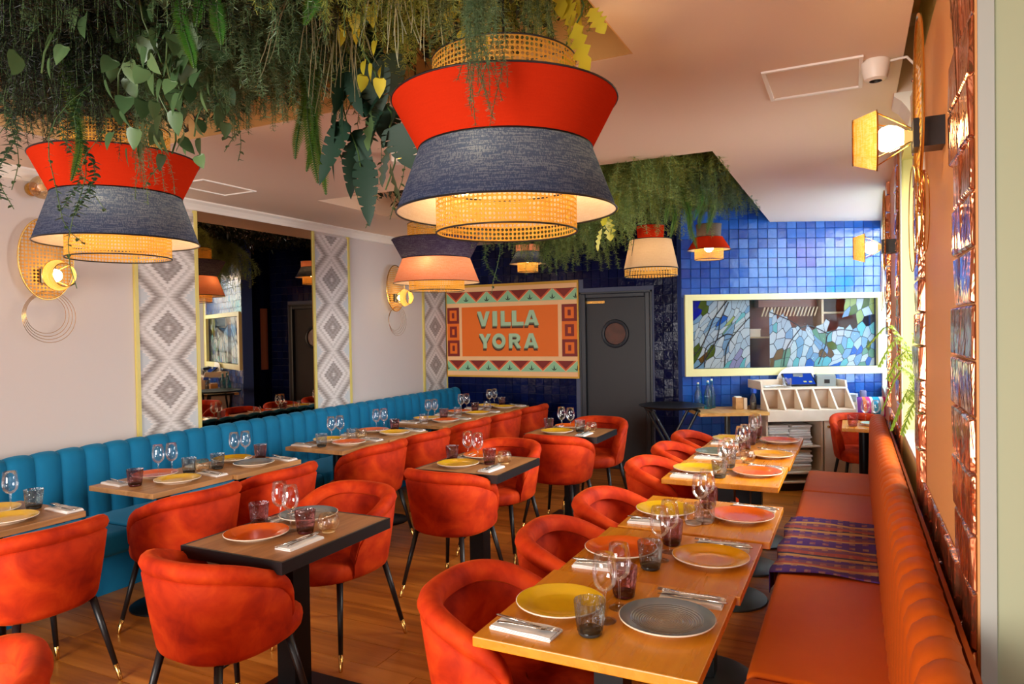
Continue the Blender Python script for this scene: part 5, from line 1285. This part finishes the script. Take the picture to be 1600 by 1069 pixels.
for p in PLANTS: plant(*p)
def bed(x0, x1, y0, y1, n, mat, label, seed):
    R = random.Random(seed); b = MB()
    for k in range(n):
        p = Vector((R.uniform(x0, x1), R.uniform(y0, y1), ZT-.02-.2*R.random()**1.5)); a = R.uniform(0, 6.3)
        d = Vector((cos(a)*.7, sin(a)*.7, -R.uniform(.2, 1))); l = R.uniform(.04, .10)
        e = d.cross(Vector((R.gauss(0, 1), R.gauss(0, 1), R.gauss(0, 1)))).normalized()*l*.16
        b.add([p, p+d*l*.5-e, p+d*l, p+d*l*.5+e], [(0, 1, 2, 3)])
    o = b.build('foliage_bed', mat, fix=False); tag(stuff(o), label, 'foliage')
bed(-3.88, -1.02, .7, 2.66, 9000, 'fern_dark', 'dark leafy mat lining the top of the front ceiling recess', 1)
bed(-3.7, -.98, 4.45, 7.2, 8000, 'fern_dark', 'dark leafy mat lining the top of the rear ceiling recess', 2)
# broad leaved vines: every leaf an object
def leafmesh(mat, L, W, lobes=None, nm='leaf'):
    b = MB(); leafshape(b, Vector((0, 0, 0)), Vector((0, -.25, -1)), Vector((0, -1, .25)), L, W, lobes); return b.mesh(nm, mat)
PLF = leafmesh('pothos', .066, .058); YLF = leafmesh('yellow_leaf', .062, .044)
OAK = [(0, .04), (.10, .22), (.2, .5), (.27, .22), (.4, .58), (.48, .24), (.6, .62), (.7, .26), (.8, .42), (.92, .22), (1, 0)]
MON = [(0, .05), (.06, .5), (.14, .62), (.165, .38), (.18, .64), (.27, .68), (.295, .36), (.31, .67), (.40, .64), (.425, .32), (.44, .61), (.54, .54), (.565, .26), (.58, .51), (.68, .42), (.705, .2), (.72, .38), (.84, .26), (1, 0)]
OLF = leafmesh('yellow_leaf', .17, .075, OAK); MLF = leafmesh('monstera', .30, .085, MON); GLF = leafmesh('pothos', .26, .09, OAK); DLF = leafmesh('monstera', .15, .10, MON)
def leafy(name, label, cat, x, y, ztop, L, me, n, spread, stem='stem_green', group=None, droop=.5, sc=(.75, 1.2), seed=1):
    R = random.Random(seed); t = thing(name, label, cat, (x, y, ztop), 0, group)
    pts = [Vector((.05*sin(k*.7+seed), .04*cos(k*.8+seed), -L*k/8)) for k in range(9)]; MB().tube(pts, .003, 5).build('stem', stem, t)
    for k in range(n):
        u = (k+.5)/n*8; i = min(int(u), 7); p = pts[i].lerp(pts[i+1], u-i); a = k*2.4+R.uniform(-.4, .4); r = spread*R.uniform(.3, 1)
        o = bpy.data.objects.new('leaf', me); COL.objects.link(o); o.parent = t; s = R.uniform(*sc); o.scale = (s, s, s)
        o.location = p+Vector((r*cos(a), r*sin(a), R.uniform(-.02, .03)))
        o.rotation_euler = (R.uniform(-.5, .5)*droop*2+.1, R.uniform(-.5, .5), R.uniform(-1.1, 1.1)-.45+(.8*cos(a)))
LEAFY = __import__('json').loads('''[["pothos_vine","pale heart-leaved vine hanging over the red shade of the vine-hidden pendant","vine",-2.184,1.558,2.647,0.42,"P",16,0.07,0.75,1.2],["pothos_vine","broad heart-leaved vine with its lowest leaves over the cane top of the far pendant","vine",-2.029,1.578,2.612,0.4,"P",26,0.11,0.75,1.2],["pothos_vine","heart-leaved vine hanging beside the lowest bright green tail","vine",-1.898,1.534,2.727,0.38,"P",26,0.11,0.75,1.2],["pothos_vine","heart-leaved vine behind the lower of the bright green tails","vine",-2.054,1.735,2.716,0.4,"P",18,0.1,0.75,1.2],["pothos_vine","heart-leaved vine under the bright tail in the middle of the vine tangle","vine",-1.872,1.492,2.78,0.36,"P",18,0.1,0.75,1.2],["pothos_vine","sparse heart-leaved vine hanging beside the grey green fern mass","vine",-1.901,1.7,2.724,0.34,"P",10,0.08,0.75,1.2],["pothos_vine","heart-leaved vine at the top edge of the view above the pendant by the mirror","vine",-1.889,1.429,2.811,0.36,"P",18,0.11,0.75,1.2],["pothos_vine","yellow-leaved vine between the two bundles of air roots","vine",-1.433,1.875,2.793,0.36,"Y",14,0.07,0.75,1.2],["pothos_vine","small yellow-leaved vine close above the big red pendant shade","vine",-1.182,2.056,2.875,0.3,"Y",10,0.06,0.75,1.2],["pothos_vine","dark heart-leaved vine in the thick foliage at the corner of the view","vine",-2.166,1.292,2.808,0.4,"P",14,0.12,0.75,1.2],["oak_leaf_spray","yellow lobed-leaf spray hanging beside the cane top of the big pendant","hanging plant",-0.829,2.172,2.847,0.34,"O",7,0.03,0.7,1],["oak_leaf_spray","yellow lobed-leaf spray glowing behind the big pendant near its cane top","hanging plant",-1.202,2.159,2.927,0.3,"O",5,0.03,0.7,1],["oak_leaf_spray","pale yellow lobed spray beside the linen bell pendant","hanging plant",-1.631,5.006,2.644,0.3,"O",5,0.04,0.8,1.2],["monstera_spray","long dark split-leaf spray hanging furthest down beside the big pendant","hanging plant",-1.704,2.128,2.749,0.5,"M",9,0.025,0.7,1],["monstera_spray","short dark split-leaf cluster above the emergency light","hanging plant",-1.568,2.142,2.671,0.3,"D",9,0.06,0.8,1.2],["lobed_leaf_spray","pale green lobed leaves hanging just beside the navy rim of the big pendant","hanging plant",-1.589,2.183,2.554,0.4,"G",3,0.02,0.6,0.85]]''')
ME = {'P': PLF, 'Y': YLF, 'O': OLF, 'M': MLF, 'G': GLF, 'D': DLF}
for k, (nm, lab, cat, x, y, z, L, m_, n, sp, sc0, sc1) in enumerate(LEAFY): leafy(nm, lab, cat, x, y, z, L, ME[m_], n, sp, seed=k+1, sc=(sc0, sc1), droop=.5 if m_ != 'M' else .15)
ROOTS = __import__('json').loads('''[[-1.605,1.9,2.872,0.5,"root_tan","tan air roots hanging beside the deep green spiky tails"],[-1.614,2.008,2.863,0.45,"root_tan","tan air roots hanging in front of the dark split-leaf spray"],[-1.511,1.725,2.811,0.4,"root_tan","tan air roots under the bright tail at the top of the view"],[-1.218,1.701,2.834,0.42,"root_pale","pale air roots hanging at the top of the view beside the big pendant"],[-1.199,1.767,2.851,0.4,"root_pale","pale air roots nearest the cane top of the big pendant"]]''')
for k, (x, y, z, L, mat, lab) in enumerate(ROOTS): o = roots(k+1, 16, L, .0026).build('air_roots', mat, None, (x, y, z)); stuff(o); tag(o, lab, 'air roots')
# palm in the rear recess, fern on the window sill
def frond(b, pts, w, n, leaf=.09, wid=.012):
    for k in range(n):
        u = (k+.5)/n*(len(pts)-1); i = min(int(u), len(pts)-2); p = pts[i].lerp(pts[i+1], u-i); d = (pts[i+1]-pts[i]).normalized(); s = d.cross(Vector((0, 0, 1))).normalized()
        f = leaf*(.35+.65*sin(pi*min(1, (u/(len(pts)-1))*.9+.08)))
        for sg in (-1, 1): leafshape(b, p, d*.55+s*sg+Vector((0, 0, -.25)), Vector((0, 0, 1)), f, wid)
t = thing('hanging_palm', 'dark palm fronds sticking out by the corner of the rear ceiling recess', 'palm', (-1.02, 5.3, 2.80))
for k in range(9):
    a = -2.4+k*.6; L = .34; pts = [Vector((L*u*cos(a), L*u*sin(a), .10*sin(u*2.2)-.22*u*u)) for u in (0, .25, .5, .75, 1)]
    if L*cos(a) > .1: pts = [Vector((q.x*.5, q.y, q.z-.04)) for q in pts]
    b = MB(); frond(b, pts, 0, 16, .10, .010); b.tube(pts, .003, 4); o = b.build('frond', 'fern_dark', t, fix=False); stuff(o)
t = thing('potted_fern', 'yellow green fern leaning out from the window sill between the tiled piers', 'potted plant', (.36, 3.80, .973))
MB().lathe([(0, 0), (.055, 0), (.075, .11), (.078, .13), (.07, .13), (.066, .115), (0, .11)], 24).build('pot', 'sign_maroon', t); 
for k, (dx, dy, dz, dr) in enumerate(((-.30, -.02, .60, .16), (-.25, .10, .55, .22), (-.22, -.12, .48, .20), (-.20, .06, .28, .26), (-.16, -.06, .22, .20), (-.24, .02, .40, .28), (-.12, .12, .34, .18), (.06, .10, .40, .10), (-.10, -.10, .56, .10))):
    pts = [Vector((dx*u**.9, dy*u, .10+dz*sin(min(1, u*1.25)*pi/2)-dr*max(0, u-.55)*2.2)) for u in (0, .15, .3, .45, .6, .75, .9, 1)]
    MB().tube(pts, .002, 4).build('stalk', 'stem_green', t)
    b = MB(); R = random.Random(k)
    for q in range(3, 18):
        u = q/18*7; i = min(int(u), 6); p = pts[i].lerp(pts[i+1], u-i); d = (pts[i+1]-pts[i]).normalized(); s = d.cross(Vector((0, 0, 1))).normalized(); f = .10*(1.1-q/18)+.012
        for sg in (-1, 1):
            dd = (d*.45+s*sg+Vector((0, 0, -.35))).normalized()
            for m_ in range(5):
                pp = p+dd*f*m_/5; 
                for s2 in (-1, 1): leafshape(b, pp, dd*.5+d*s2, Vector((0, 0, 1)), .020*(1.1-m_*.14), .0055)
    stuff(b.build('frond', 'window_fern', t, fix=False))
